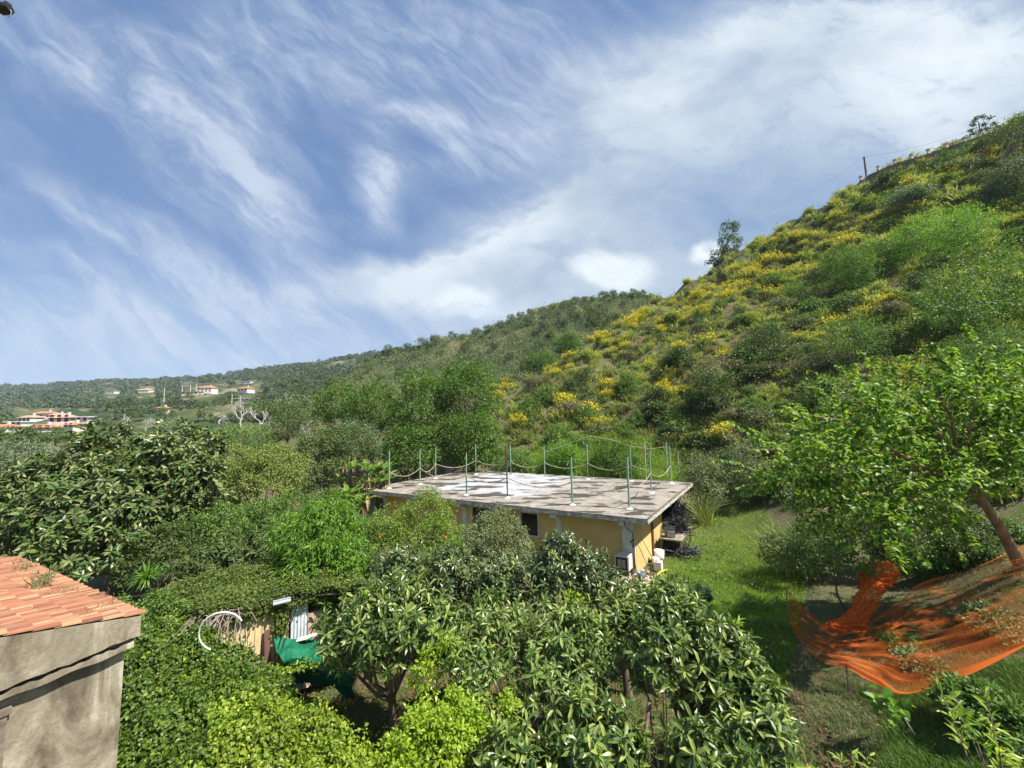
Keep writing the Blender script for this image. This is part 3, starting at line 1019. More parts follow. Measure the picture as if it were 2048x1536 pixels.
P_ = [S(.205 + .02 * math.sin(k), b1 - .33 + (k % 2) * .36, z) for z in (1.0, 1.25, 1.5) for k in range(2)]
xs_ = np.linspace(b1 - .36, b1 + .02, 8)
zs_ = np.linspace(.95, 1.75, 10)
V_ = np.array([S(.215 + .025 * math.sin(x * 14 + z * 5), x, z + .04 * math.sin(x * 9)) for z in zs_ for x in xs_])
F_ = [[i * 8 + j, i * 8 + j + 1, (i + 1) * 8 + j + 1, (i + 1) * 8 + j] for i in range(9) for j in range(7)]
b.add(V_, F_)
tag(b.build('green_cloth', plain('green_cloth', (.02, .30, .10), .8), None), 'bright green cloth wrapped round the rear corner pillar', 'cloth')
# tools
def tool(name, label, p, q, kind, mat):
    e = empty(name, p, label, kind)
    b = MB(); b.tube([p, q], .018, 6); b.build('shaft', M['twig'], e)
    b = MB()
    d = unit(p - q)
    side = EX * .0 + np.array([EY[0], EY[1], 0])
    if kind == 'shovel':
        w = .11
        b.hexa([p - side * w, p + side * w, p + side * w + EX * .02, p - side * w + EX * .02,
                p - side * w - d * -.0 + d * .3 * -1 * -1, p + side * w + d * .3, p + side * w + d * .3 + EX * .02, p - side * w + d * .3 + EX * .02])
    else:
        b.box(q, (.5, .04, .05), math.atan2(EY[1], EY[0]))
    b.build('blade' if kind == 'shovel' else 'rake_head', mat, e)
tool('shovel', 'rusty shovel leaning on the side wall near the white bucket', S(.5, 2.3, .3), S(.06, 1.9, 1.5), 'shovel', M['rust'])
tool('rake', 'long rake leaning head up at the corner pillar', S(.3, .2, 0), S(.05, .35, 1.75), 'rake', M['iron'])
tool('shovel', 'grey shovel with its blade in the rubble beside the rake', S(.6, 1.1, .25), S(.06, 1.2, 1.4), 'shovel', M['iron'])
b = MB()
for k in range(45):
    p = S(g_.uniform(-.5, .8), g_.uniform(-.2, 1.6), 0)
    b.box(p + [0, 0, .04], g_.uniform(.06, .22, 3) * [1, 1, .6], g_.uniform(0, 3), g_.uniform(-.3, .3))
tag(b.build('rubble', plain('pale_rubble', (.55, .48, .38), .9, c2=(.30, .23, .17), scale=6), None), 'small heap of pale rubble and debris at the building corner', None, kind='stuff')
b = MB(); b.tube([S(.85, 1.0, .04), S(1.0, 1.5, .12), S(1.15, 2.1, .05)], .05, 8)
tag(b.build('pipe', plain('yellow_plastic', (.75, .50, .05), .45), None), 'short yellow plastic pipe lying on the grass by the jerry can', 'pipe')
b = MB()
c_ = atz(1404, 1195, .0); c_[2] = gz(c_) + .45
th = np.linspace(0, 2 * math.pi, 33)
b.tube(np.stack([c_[0] + .42 * np.cos(th), c_[1] + 0 * th, c_[2] + .40 * np.sin(th)], -1), .022, 6, cap=False)
M['dgreen'] = leafmat('dark_bush_leaf', [(.02, .06, .035), (.035, .085, .045)], .5, .15)
b.build('hoop_tmp', M['dgreen'], None)
bpy.data.objects.remove(bpy.data.objects['hoop_tmp'])

# ------------------------------------------------------------------ house with the tiled roof
G = np.array([.50, 1.0, 0]); G /= np.linalg.norm(G)       # along the gable, away from the camera
E = np.array([-G[1], G[0], 0])                              # along the eave, to the left
CN = at(283, 1232, 6.5)
SL = 0.25
def R_(a, s, z=0.0, off=0.0):      # a m along the eave, s m up the roof towards the camera
    p = CN + E * a - G * s
    return np.array([p[0], p[1], CN[2] + SL * s + z])
def Rz(a, s, z):
    p = CN + E * a - G * s
    return np.array([p[0], p[1], z])
# length of the eave from the photo
d_ = np.array(ray(60, 1112)); 
t_ = (CN[2] - HC) / d_[2]
EL = float(np.dot(np.array([0, 0, HC]) + d_ * t_ - CN, E))
SLEN = 6.5
hs = empty('tiled_house', Rz(3, 3, 0), 'weathered grey plaster house end with orange clay tile roof at the lower left', 'house')
tm, nt, p, out = newmat('clay_tiles')
g = nt.nodes.new('ShaderNodeNewGeometry')
col = ramp(nt, g.outputs['Random Per Island'], [(0, (.15, .055, .03)), (.3, (.26, .10, .052)), (.6, (.30, .125, .065)), (.85, (.33, .16, .08)), (1, (.38, .24, .13))])
nz = noise(nt, 5.0, 8, .7)
col = mixc(nt, ramp(nt, nz, [(.48, (0, 0, 0)), (.7, (.6, .6, .6))]), col, (.26, .17, .10))
nt.links.new(col, p.inputs['Base Color'])
p.inputs['Roughness'].default_value = .85
bp = nd(nt, 'ShaderNodeBump', Strength=.4, Distance=.01)
nt.links.new(noise(nt, 30, 5, .7), bp.inputs['Height'])
nt.links.new(bp.outputs[0], p.inputs['Normal'])
b = MB()
g_ = np.random.default_rng(5)
pit, crs = .088, .23
th = np.linspace(math.pi, 0, 6)
for i in range(int(EL / pit)):
    for j in range(int(SLEN / crs)):
        a0_ = i * pit + g_.normal(0, .004)
        s0 = j * crs - .03 + g_.normal(0, .012)
        tw = g_.normal(0, .012)
        lift = g_.normal(0, .004)
        Vt = []
        for s_, rr, dz in ((s0, .049, .024), (s0 + crs + .035, .038, .0)):
            for q in th:
                Vt.append(R_(a0_ + pit / 2 + tw * (s_ > s0) + rr * math.cos(q), s_, .02 + dz + lift + rr * .9 * math.sin(q)))
        k = len(th)
        # end cap lip at the eave side
        Vt += [R_(a0_ + pit / 2 + (.039) * math.cos(q), s0, .02 + .024 + lift + .039 * .75 * math.sin(q) - .018) for q in th]
        F = [[q, q + 1, k + q + 1, k + q] for q in range(k - 1)] + [[2 * k + q, 2 * k + q + 1, q + 1, q] for q in range(k - 1)]
        b.add(Vt, F)
roof = b.build('tiled_roof', tm, hs)
M['cplast'] = None
m, nt, p, out = newmat('stained_grey_plaster')
a_ = noise(nt, .9, 8, .7)
b_ = noise(nt, 1.6, 9, .68, sc=(1, 1, .3), dist=.8)
c_ = noise(nt, 22, 6, .7)
col = ramp(nt, b_, [(.38, (.12, .095, .065)), (.46, (.22, .185, .13)), (.54, (.32, .28, .205)), (.63, (.48, .44, .35))])
col = mixc(nt, 1.0, col, ramp(nt, a_, [(.35, (.72, .70, .66)), (.6, (1, 1, 1))]), 'MULTIPLY')
col = mixc(nt, 1.0, col, ramp(nt, c_, [(.3, (.8, .8, .8)), (.6, (1, 1, 1))]), 'MULTIPLY')
nt.links.new(col, p.inputs['Base Color'])
p.inputs['Roughness'].default_value = .9
bp = nd(nt, 'ShaderNodeBump', Strength=.7, Distance=.025)
nt.links.new(noise(nt, 9, 9, .75), bp.inputs['Height'])
nt.links.new(bp.outputs[0], p.inputs['Normal'])
M['cplast'] = m
ZB = at(273, 1272, 6.5)[2]
b = MB()
n_ = 26
def vface(fn_top, fn_bot, a_off0, a_off1, s0, s1, n=26):
    """thin slab along the gable between two height curves"""
    ss = np.linspace(s0, s1, n)
    V, F = [], []
    for s_ in ss:
        V += [Rz(a_off0, s_, fn_bot(s_)), Rz(a_off0, s_, fn_top(s_)), Rz(a_off1, s_, fn_top(s_)), Rz(a_off1, s_, fn_bot(s_))]
    for k in range(n - 1):
        o = k * 4
        F += [[o, o + 4, o + 5, o + 1], [o + 1, o + 5, o + 6, o + 2], [o + 2, o + 6, o + 7, o + 3], [o + 3, o + 7, o + 4, o]]
    F += [[0, 1, 2, 3], [4 * n - 1, 4 * n - 2, 4 * n - 3, 4 * n - 4]]
    b.add(V, F)
brk = lambda s_: ZB + .012 * math.sin(s_ * 7) + .010 * math.sin(s_ * 23) + .008 * math.sin(s_ * 61)
vface(lambda s_: CN[2] + SL * s_ - .0, lambda s_: brk(s_) - (.16 if s_ > 2.2 else 0), 0.0, .3, 0, SLEN, 60)
b.build('gable_fascia', M['cplast'], hs)
b = MB()
vface(lambda s_: ZB - .065 + .012 * math.sin(s_ * 17) + .012 * math.sin(s_ * 41), lambda s_: ZB - .15 + .012 * math.sin(s_ * 11), .03, .3, .06, 2.15, 60)
b.build('broken_ledge', M['cplast'], hs)
b = MB()
vface(lambda s_: ZB + .1, lambda s_: -.4, .17, .45, .12, SLEN, 2)
# eave side wall and eave slab
w0 = [Rz(.45, .12, -.4), Rz(EL - .3, .12, -.4), Rz(EL - .3, .4, -.4), Rz(.45, .4, -.4)]
b.hexa(w0 + [q + [0, 0, CN[2] - .12 + .4] for q in w0])
w1 = [Rz(EL - .3, .41, -.4), Rz(EL - .3, SLEN, -.4), Rz(EL - .55, SLEN, -.4), Rz(EL - .55, .41, -.4)]
b.hexa(w1 + [q + [0, 0, CN[2] + .2] for q in w1])
b.build('wall', M['cplast'], hs)
b = MB()
V0 = [R_(.0 + .3, 0, -.16), R_(EL, 0, -.16), R_(EL, SLEN, -.16), R_(.3, SLEN, -.16)]
b.hexa(V0 + [q + [0, 0, .165] for q in V0])
b.build('roof_deck', M['cplast'], hs)
# window near the left border
def on_wall(px, py, a=.17):
    d = np.array(ray(px, py)); o3 = np.array([0, 0, HC]); P0 = Rz(a, 0, 0)
    t = np.dot(P0 - o3, E) / np.dot(d, E)
    q = o3 + d * t
    return float(np.dot(CN - q, G)), float(q[2])
sA, zA = on_wall(14, 1412)
def wb(a0_, a1_, s0_, s1_, z0_, z1_):
    V = [Rz(a0_, s0_, z0_), Rz(a0_, s1_, z0_), Rz(a1_, s1_, z0_), Rz(a1_, s0_, z0_)]
    b.hexa(V + [np.array([q[0], q[1], z1_]) for q in V])
b = MB()
wb(.12, .167, sA, sA + .07, zA - 1.3, zA - .09)
wb(.12, .167, sA + 1.03, sA + 1.1, zA - 1.3, zA - .09)
wb(.10, .167, sA - .03, sA + 1.13, zA - .088, zA)
wf = b.build('window', M['twig'], hs)
b = MB(); wb(.15, .167, sA + .072, sA + 1.028, zA - 1.3, zA - .09)
o = b.build('pane', M['glass'], None, off=hs.location); o.parent = wf
# weeds growing between the roof tiles
b = MB()
for (a_, s_, n, sz) in ((2.6, .5, 60, .22), (3.4, .25, 40, .18), (4.4, .3, 40, .16), (.7, .12, 30, .12), (1.2, .15, 16, .1), (5.2, .2, 20, .14), (2.0, .3, 30, .12), (.3, .5, 14, .1)):
    c = R_(a_, s_, .1)
    d = g_.normal(0, 1, (n, 3)) + [0, 0, 1.4]
    put(b, 'blade', c + g_.normal(0, .09, (n, 3)) * [1, 1, .1], d, g_.normal(0, 1, (n, 3)), sz * g_.uniform(.6, 1.2, n), w=1.6)
tag(b.build('weeds', M['scrub'], None), 'dry weeds rooted between the roof tiles', None, kind='stuff')

# ------------------------------------------------------------------ shed with ivy
P1, P2 = atz(418, 1246, 2.62), atz(640, 1192, 2.62)
SD = unit(P2 - P1); SLn = np.linalg.norm(P2 - P1); SN = np.array([SD[1], -SD[0], 0])
def Sh(a, z, o=0.0):
    p = P1 + SD * a + SN * o
    return np.array([p[0], p[1], z])
shed = empty('garden_shed', Sh(SLn / 2, 0), 'small garden shed with yellow board wall under an ivy roof', 'shed')
M['ybrd'] = plain('cream_boards', (.74, .60, .34), .8, c2=(.60, .45, .24), scale=2.2, sc=(1, 1, .3), bump=.2)
M['bluew'] = plain('corrugated_sheet', (.60, .64, .66), .6, c2=(.42, .46, .50), scale=3)
M['pinkp'] = plain('flaking_pink_plaster', (.62, .44, .36), .9, c2=(.42, .26, .19), scale=4)
b = MB()
na = 11
for k in range(na):
    x0 = SLn * .02 + k * SLn * .68 / na
    x1 = x0 + SLn * .68 / na - .012
    o_ = .012 * (k % 2)
    V = [Sh(x0, .2, o_), Sh(x1, .2, o_), Sh(x1, .2, o_ - .04), Sh(x0, .2, o_ - .04)]
    b.hexa(V + [np.array([q[0], q[1], 2.62]) for q in V])
b.build('board_wall', M['ybrd'], shed)
b = MB()
xx = np.linspace(SLn * .715, SLn * .88, 30)
V = [Sh(x, z, .015 * math.sin(i * 1.1)) for z in (.2, 2.6) for i, x in enumerate(xx)]
b.add(V, [[i, i + 1, 30 + i + 1, 30 + i] for i in range(29)])
b.build('corrugated_panel', M['bluew'], shed)
b = MB()
V = [Sh(SLn * .885, .2, 0), Sh(SLn * 1.25, .2, 0), Sh(SLn * 1.25, .2, -.15), Sh(SLn * .885, .2, -.15)]
b.hexa(V + [np.array([q[0], q[1], 2.2]) for q in V])
b.build('masonry_pier', M['pinkp'], shed)
b = MB()
V = [Sh(-.1, 2.62, .05), Sh(SLn * 1.2, 2.62, .05), Sh(SLn * 1.1, 2.62, -2.2), Sh(-.3, 2.62, -2.2)]
b.hexa(V + [q + [0, 0, .05] for q in V])
b.build('shed_roof', M['twig'], shed)
b = MB()   # back and side walls
for q0, q1 in ((Sh(0, .0, -.05), Sh(-.3, 0, -2.4)), (Sh(-.3, 0, -2.4), Sh(SLn * 1.25, 0, -2.4)), (Sh(SLn * 1.25, 0, -2.4), Sh(SLn * 1.25, 0, -.2))):
    dn = unit(np.cross(q1 - q0, [0, 0, 1.0])) * .1
    V = [q0, q1, q1 + dn, q0 + dn]
    b.hexa(V + [q + [0, 0, 2.60] for q in V])
b.build('side_wall', M['pinkp'], shed)
for i, (x0, z0, x1, z1, lab) in enumerate(((SLn * .47, 2.1, SLn * .50, .9, 'upright brown plank leaning on the yellow shed wall'), (SLn * .57, 2.05, SLn * .70, 1.0, 'slanting brown plank leaning on the yellow shed wall'))):
    b = MB()
    b.hexa([Sh(x0, z0, .06), Sh(x0 + .13, z0, .06), Sh(x0 + .13, z0, .09), Sh(x0, z0, .09), Sh(x1, z1 - .5, .3), Sh(x1 + .13, z1 - .5, .3), Sh(x1 + .13, z1 - .5, .33), Sh(x1, z1 - .5, .33)][::1])
    tag(b.build('plank', plain('brown_plank', (.17, .085, .065), .75, scale=5), None), lab, 'plank')
b = MB()
b.tube([Sh(SLn * .77, 2.55, .08), Sh(SLn * .5, .8, .75)], .011, 5); b.tube([Sh(SLn * .74, 2.55, .1), Sh(SLn * .45, .9, .8)], .011, 5)
tag(b.build('cable', M['black'], None), 'pair of dark cables slanting across the shed wall', 'cable')
b = MB()
b.box(Sh(SLn * .62, 2.82, .3), (.42, .1, .03), math.atan2(SD[1], SD[0]), .2)
b.box(Sh(SLn * .62, 2.86, .22), (.42, .03, .02), math.atan2(SD[1], SD[0]), .2)
tag(b.build('metal_bracket', plain('pale_metal', (.6, .65, .68), .35, metal=.3), None), 'pale metal bracket lying at the edge of the ivy roof', 'bracket')
# white hoop of pipe
b = MB()
hc = at(443, 1263, 8.9)
ex_ = unit(np.array([1, .25, 0.0])); ez_ = np.array([0.05, -.15, 1.0])
th = np.linspace(rad(25), rad(240), 30)
b.tube([hc + .43 * (math.cos(q) * ex_ + math.sin(q) * ez_ * 1.0) for q in th], .017, 7)
tag(b.build('white_hoop', M['plaw'], None, smooth=True), 'white plastic pipe bent into a hoop above the ivy', 'hoop')
# dry creeper stems hanging at the shed's left end
b = MB()
for k in range(55):
    s0 = Sh(g_.uniform(-.25, .75), 2.72 + g_.uniform(0, .12), g_.uniform(-.2, .25))
    d1 = SD * g_.normal(-.15, .35) + SN * g_.uniform(.1, .5)
    drop = g_.uniform(.1, .75)
    q = [s0, s0 + d1 * .4 + [0, 0, .12], s0 + d1 * .8 + [0, 0, -.12], s0 + d1 + [0, 0, -drop]]
    b.tube(np.array([np.array(q[0]), q[1], q[2], q[3]]), g_.uniform(.006, .013), 4, cap=False)
tag(b.build('dry_stems', plain('grey_stems', (.36, .30, .26), .85, c2=(.2, .15, .12), scale=6), None), 'tangle of dry leafless creeper stems at the left end of the shed roof', 'creeper')

# ------------------------------------------------------------------ ivy mass (too many leaves to count)
ip = np.array([atz(x, y, z) for x, y, z in [
    (250, 1215, 2.6), (300, 1205, 2.8), (350, 1210, 2.75), (400, 1232, 2.65), (425, 1262, 2.4),
    (330, 1260, 2.6), (380, 1262, 2.6), (400, 1310, 2.3), (340, 1330, 2.3), (290, 1380, 2.2), (300, 1480, 1.9), (270, 1560, 1.6),
    (440, 1312, 2.0), (500, 1330, 1.7), (545, 1368, 1.3), (520, 1390, 1.55), (470, 1400, 2.1), (400, 1420, 2.15), (560, 1420, 1.75), (590, 1440, 1.3),
    (360, 1500, 2.05), (460, 1500, 2.15), (550, 1490, 1.9), (630, 1470, 1.5), (680, 1480, 1.2), (740, 1520, .8), (650, 1560, 1.4), (500, 1600, 2.0), (350, 1650, 1.8), (300, 1750, 1.6),
    (620, 1750, 1.5), (760, 1640, .5), (450, 1800, 1.8)]])
_K2 = np.linalg.norm(ip[:, None, :2] - ip[None, :, :2], axis=-1)
_w2 = np.linalg.lstsq(np.block([[_K2, np.ones((len(ip), 1))], [np.ones((1, len(ip))), np.zeros((1, 1))]]), np.append(ip[:, 2], 0), rcond=None)[0]
def IV(x, y):
    P = np.stack([x, y], -1)
    D = np.linalg.norm(P[:, None] - ip[None, :, :2], axis=-1)
    z = D @ _w2[:-1] + _w2[-1]
    z += .15 * np.sin(x * 3.1 + 1.3 * y) * np.sin(y * 2.7) + .07 * np.sin(x * 13 + 2 * np.sin(y * 5)) * np.sin(y * 12 + x) + .08 * np.sin(x * 7.3 + y) * np.sin(y * 6.1 - x)
    return z
def inpoly(P, poly):
    x, y = P[:, 0], P[:, 1]
    r = np.zeros(len(P), bool)
    n = len(poly)
    for i in range(n):
        x0, y0 = poly[i][:2]; x1, y1 = poly[(i + 1) % n][:2]
        c = ((y0 > y) != (y1 > y)) & (x < (x1 - x0) * (y - y0) / (y1 - y0 + 1e-12) + x0)
        r ^= c
    return r
poly = [atz(*q) for q in [(232, 1215, 2.6), (300, 1195, 2.8), (400, 1228, 2.7), (425, 1268, 2.4), (445, 1292, 2.1), (500, 1306, 1.8), (545, 1345, 1.45), (575, 1368, 1.4), (600, 1420, 1.2), (690, 1470, 1.0), (770, 1530, .6), (780, 1640, .5), (640, 1800, 1.5), (300, 1800, 1.6), (228, 1560, 1.6), (246, 1400, 2.1)]]
pp = np.array(poly)
lo, hi = pp.min(0), pp.max(0)
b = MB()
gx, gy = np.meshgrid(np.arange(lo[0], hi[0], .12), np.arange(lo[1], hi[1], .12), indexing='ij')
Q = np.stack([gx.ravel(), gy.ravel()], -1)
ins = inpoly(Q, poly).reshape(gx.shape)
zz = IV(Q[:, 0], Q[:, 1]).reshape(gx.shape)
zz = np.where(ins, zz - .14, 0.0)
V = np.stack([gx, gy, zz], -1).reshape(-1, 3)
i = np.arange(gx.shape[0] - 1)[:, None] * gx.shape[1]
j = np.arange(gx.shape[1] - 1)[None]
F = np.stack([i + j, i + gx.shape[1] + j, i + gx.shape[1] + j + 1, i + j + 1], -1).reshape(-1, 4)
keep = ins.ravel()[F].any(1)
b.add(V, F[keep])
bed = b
def ivy_leaves(n, size, mat, name, label, fn, side=True):
    P = g_.uniform(lo[:2], hi[:2], (n * 3, 2))
    P = P[inpoly(P, poly)][:n]
    P = P[fn(P)]
    z = IV(P[:, 0], P[:, 1])
    e = .06
    nx = (IV(P[:, 0] + e, P[:, 1]) - z) / e
    ny = (IV(P[:, 0], P[:, 1] + e) - z) / e
    N = unit(np.stack([-nx, -ny, np.ones_like(nx)], -1) + g_.normal(0, .62, (len(P), 3)))
    O = np.stack([P[:, 0], P[:, 1], z + np.abs(g_.normal(0, .10, len(P))) ** 1.0 * (1 + 1.2 * np.maximum(0, np.sin(P[:, 0] * 5 + 3 * np.sin(P[:, 1] * 4)))) - .07], -1)
    A = g_.normal(0, 1, (len(P), 3)) + np.stack([-nx, -ny, -.6 - 0 * nx], -1)
    A = A - N * (A * N).sum(1, keepdims=True)
    bb = MB()
    put(bb, 'heart', O, A, N, size * g_.uniform(.6, 1.25, len(P)))
    return bb
ft = at(480, 1290, 9.3)
def front(P):   # brighter fresh creeper on the lower, nearer mound
    v = (P - pp[8][:2]) @ np.array([-.1, 1.0])
    return (np.sin(P[:, 0] * 1.7) * .35 + P[:, 1] < 9.3 + .0 * P[:, 0]) & (P[:, 0] > -5.55 + .35 * np.sin(P[:, 1] * 3) - .12 * (P[:, 1] - 8)) 
bb = ivy_leaves(75000, .074, None, '', '', front)
mb2 = MB(); mb2.V, mb2.F, mb2.M, mb2.n = bb.V, bb.F, bb.M, bb.n
o = bb.build('creeper', M['ivy'], None); tag(o, 'bright green creeper covering the mound beside the shed', None, kind='stuff')
bb = ivy_leaves(75000, .072, None, '', '', lambda P: ~front(P))
o = bb.build('ivy', M['ivyd'], None); tag(o, 'darker ivy covering the shed roof and the bank beside the house', None, kind='stuff')
# ivy carpet on the shed roof, with a curtain hanging over the boards
rp_ = np.array([atz(x, y, 2.72)[:2] for x, y in [(296, 1204), (330, 1182), (420, 1160), (500, 1140), (570, 1122), (705, 1122), (735, 1186), (640, 1193), (585, 1203), (540, 1214), (480, 1230), (430, 1243), (400, 1250)]])
P = g_.uniform(rp_.min(0), rp_.max(0), (60000, 2)); P = P[inpoly(P, [tuple(v) for v in rp_])][:30000]
hz_ = lambda P: 2.72 + .15 + .14 * np.sin(P[:, 0] * 2.3 + 1) * np.sin(P[:, 1] * 1.9) + .05 * np.sin(P[:, 0] * 7 + P[:, 1] * 5)
bb = MB()
O = np.stack([P[:, 0], P[:, 1], hz_(P) + np.abs(g_.normal(0, .07, len(P)))], -1)
put(bb, 'dia', O, g_.normal(0, 1, (len(P), 3)) * [1, 1, .4], g_.normal(0, .5, (len(P), 3)) + [0, 0, 1], .075 * g_.uniform(.6, 1.3, len(P)), w=1.3)
n_h = 1500
t_ = np.concatenate([g_.normal(.62, .035, n_h // 3), g_.uniform(-.05, 1.25, n_h)])
dz_ = np.concatenate([g_.uniform(0, .85, n_h // 3), g_.exponential(.07, n_h)])
O = np.array([Sh(SLn * a_, 2.74 - z_, .08 + .06 * abs(g_.normal())) for a_, z_ in zip(t_, dz_)])
put(bb, 'heart', O, g_.normal(0, 1, (len(O), 3)) + [0, 0, -1], g_.normal(0, .4, (len(O), 3)) + SN, .08 * g_.uniform(.6, 1.2, len(O)))
tag(bb.build('roof_ivy', M['ivyr'], None), 'dull green ivy carpet growing over the shed roof', None, kind='stuff')
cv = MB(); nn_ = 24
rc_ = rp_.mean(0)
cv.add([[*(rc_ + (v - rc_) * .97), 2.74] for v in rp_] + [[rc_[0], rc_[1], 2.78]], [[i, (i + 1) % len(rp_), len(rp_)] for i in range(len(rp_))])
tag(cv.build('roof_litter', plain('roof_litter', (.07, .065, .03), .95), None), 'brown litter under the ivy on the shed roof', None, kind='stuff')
def ivy_shoots(n, poly_, fn, mat, name, label, L0, L1, lf):
    P = g_.uniform(np.min(poly_, 0)[:2], np.max(poly_, 0)[:2], (n * 4, 2)); P = P[inpoly(P, [tuple(v[:2]) for v in poly_])][:n]
    bs = MB(); k = 9
    for p in P:
        z = float(fn(np.array([p]))[0])
        d = unit(np.array([g_.normal(.15, .7), g_.normal(-.2, .7), g_.uniform(.25, 1.1)])); L_ = g_.uniform(L0, L1)
        t_ = np.linspace(.1, 1, k)[:, None]
        C = np.array([p[0], p[1], z]) + d * L_ * t_ - np.array([0, 0, 1]) * (t_ ** 2) * L_ * .45
        bs.tube(C, .003, 3, cap=False)
        put(bs, 'heart', C, g_.normal(0, 1, (k, 3)) + [0, 0, -.3], g_.normal(0, .5, (k, 3)) + [0, 0, 1], lf * np.linspace(1.15, .55, k) * g_.uniform(.8, 1.2, k))
    tag(bs.build(name, M[mat], None), label, None, kind='stuff')
ivy_shoots(620, pp, lambda P: IV(P[:, 0], P[:, 1]) + .03, 'ivy', 'creeper_shoots', 'stray creeper shoots arching out of the bright mound', .15, .5, .085)
ivy_shoots(420, rp_, lambda P: hz_(P), 'ivyr', 'ivy_shoots', 'stray ivy shoots standing up from the shed roof', .12, .4, .07)
ivy_shoots(90, np.array([atz(550, 1300, 1.7), atz(600, 1290, 1.7), atz(680, 1330, 1.3), atz(700, 1380, .9), atz(600, 1380, .9), atz(560, 1340, 1.5)]), lambda P: 1.35 + 0 * P[:, 0], 'ivy', 'creeper_strands', 'creeper strands spreading over the green tarpaulin', .25, .6, .085)
tag(bed.build('ivy_bed', plain('ivy_underlayer', (.035, .04, .018), .95), None), 'brown stems and litter below the ivy leaves', None, kind='stuff')  # dark green-brown sheet of stems and litter under the leaves
# green shade net over the compost
def sheet(rows, nu, nv, fold=None, dd=(0, 0, 1)):
    """rows: list of polylines of 3D points (equal count); smooth resample"""
    R = np.array(rows, float)
    def rs(Aa, n, ax):
        t = np.linspace(0, Aa.shape[ax] - 1, n)
        # catmull-rom like smoothing through cubic
        i = np.clip(t.astype(int), 0, Aa.shape[ax] - 2); f = t - i
        g0 = np.take(Aa, np.clip(i - 1, 0, None), ax); g1 = np.take(Aa, i, ax); g2 = np.take(Aa, i + 1, ax); g3 = np.take(Aa, np.clip(i + 2, None, Aa.shape[ax] - 1), ax)
        sh = [1] * Aa.ndim; sh[ax] = n; f = f.reshape(sh)
        return .5 * ((2 * g1) + (-g0 + g2) * f + (2 * g0 - 5 * g1 + 4 * g2 - g3) * f ** 2 + (-g0 + 3 * g1 - 3 * g2 + g3) * f ** 3)
    P = rs(rs(R, nu, 1), nv, 0)
    if fold is not None:
        u, v = np.meshgrid(np.linspace(0, 1, nu), np.linspace(0, 1, nv))
        P = P + np.array(dd) * fold(u, v)[..., None]
    V = P.reshape(-1, 3)
    i = np.arange(nv - 1)[:, None] * nu; j = np.arange(nu - 1)[None]
    F = np.stack([i + j, i + j + 1, i + nu + j + 1, i + nu + j], -1).reshape(-1, 4)
    return V, F
rows = [[atz(545, 1285, 1.75), atz(600, 1278, 1.7), atz(640, 1282, 1.6), atz(690, 1330, 1.1)],
        [atz(560, 1312, 1.7), atz(605, 1310, 1.6), atz(650, 1320, 1.4), atz(700, 1360, .9)],
        [atz(575, 1335, 1.35), atz(620, 1340, 1.25), atz(665, 1350, 1.1), atz(705, 1380, .7)],
        [atz(590, 1362, .9), atz(630, 1372, .8), atz(668, 1380, .7), atz(712, 1400, .4)]]
V, F = sheet(rows, 60, 44, lambda u, v: .05 * np.sin(u * 17 + 9 * v + 2 * np.sin(v * 7)) + .04 * np.sin(v * 23 + u * 8 + np.sin(u * 15)) + .02 * np.abs(np.sin(u * 41 + v * 17)) + .015 * np.abs(np.sin(v * 53 - u * 23)))
b = MB(); b.add(V, F)
tag(b.build('green_tarpaulin', plain('green_shade_net', (.006, .17, .08), .65, c2=(.003, .08, .04), scale=3, bump=.8), None, smooth=True), 'crumpled dark green tarpaulin draped beside the creeper mound', 'tarpaulin')
b = MB(); c = atz(612, 1279, 1.8)
b.add([c + [-.28, 0, -.06], c + [.0, -.05, .02], c + [.3, .1, .09], c + [.25, .2, .10], c + [-.02, .12, .05], c + [-.28, .1, 0]], [[0, 1, 4, 5], [1, 2, 3, 4]])
tag(b.build('broken_tile', plain('pale_board', (.62, .58, .48), .8), None), 'pale broken board lying on top of the green tarpaulin', 'board')

# ------------------------------------------------------------------ orange net
m, nt, p, out = newmat('orange_net')
p.inputs['Roughness'].default_value = .9
p.inputs['Specular IOR Level'].default_value = .1
p.inputs['Base Color'].default_value = (.80, .19, .035, 1)
tl = nt.nodes.new('ShaderNodeBsdfTranslucent'); tl.inputs[0].default_value = (.72, .14, .02, 1)
m1_ = nt.nodes.new('ShaderNodeMixShader'); m1_.inputs[0].default_value = .45
nt.links.new(p.outputs[0], m1_.inputs[1]); nt.links.new(tl.outputs[0], m1_.inputs[2])
tp = nt.nodes.new('ShaderNodeBsdfTransparent')
m2_ = nt.nodes.new('ShaderNodeMixShader')
at_ = nt.nodes.new('ShaderNodeAttribute'); at_.attribute_name = 'dens'
nt.links.new(at_.outputs['Fac'], m2_.inputs[0])
nt.links.new(tp.outputs[0], m2_.inputs[1]); nt.links.new(m1_.outputs[0], m2_.inputs[2])
nt.links.new(m2_.outputs[0], out.inputs['Surface'])
M['net'] = m
def net_sheet(name, rows, nu, nv, fold, dens, parent=None):
    V, F = sheet(rows, nu, nv, fold)
    b = MB(); b.add(V, F)
    o = b.build(name, M['net'], parent, smooth=True)
    u, v = np.meshgrid(np.linspace(0, 1, nu), np.linspace(0, 1, nv))
    at2 = o.data.attributes.new('dens', 'FLOAT', 'POINT')
    at2.data.foreach_set('value', np.clip(dens(u, v), 0, 1).astype(np.float32).ravel())
    return o
top = [(1572, 1180, 13.6), (1618, 1228, 13.0), (1660, 1250, 12.6), (1720, 1262, 12.4), (1790, 1210, 12.8), (1850, 1165, 13.2), (1950, 1132, 13.0), (2080, 1085, 12.8)]
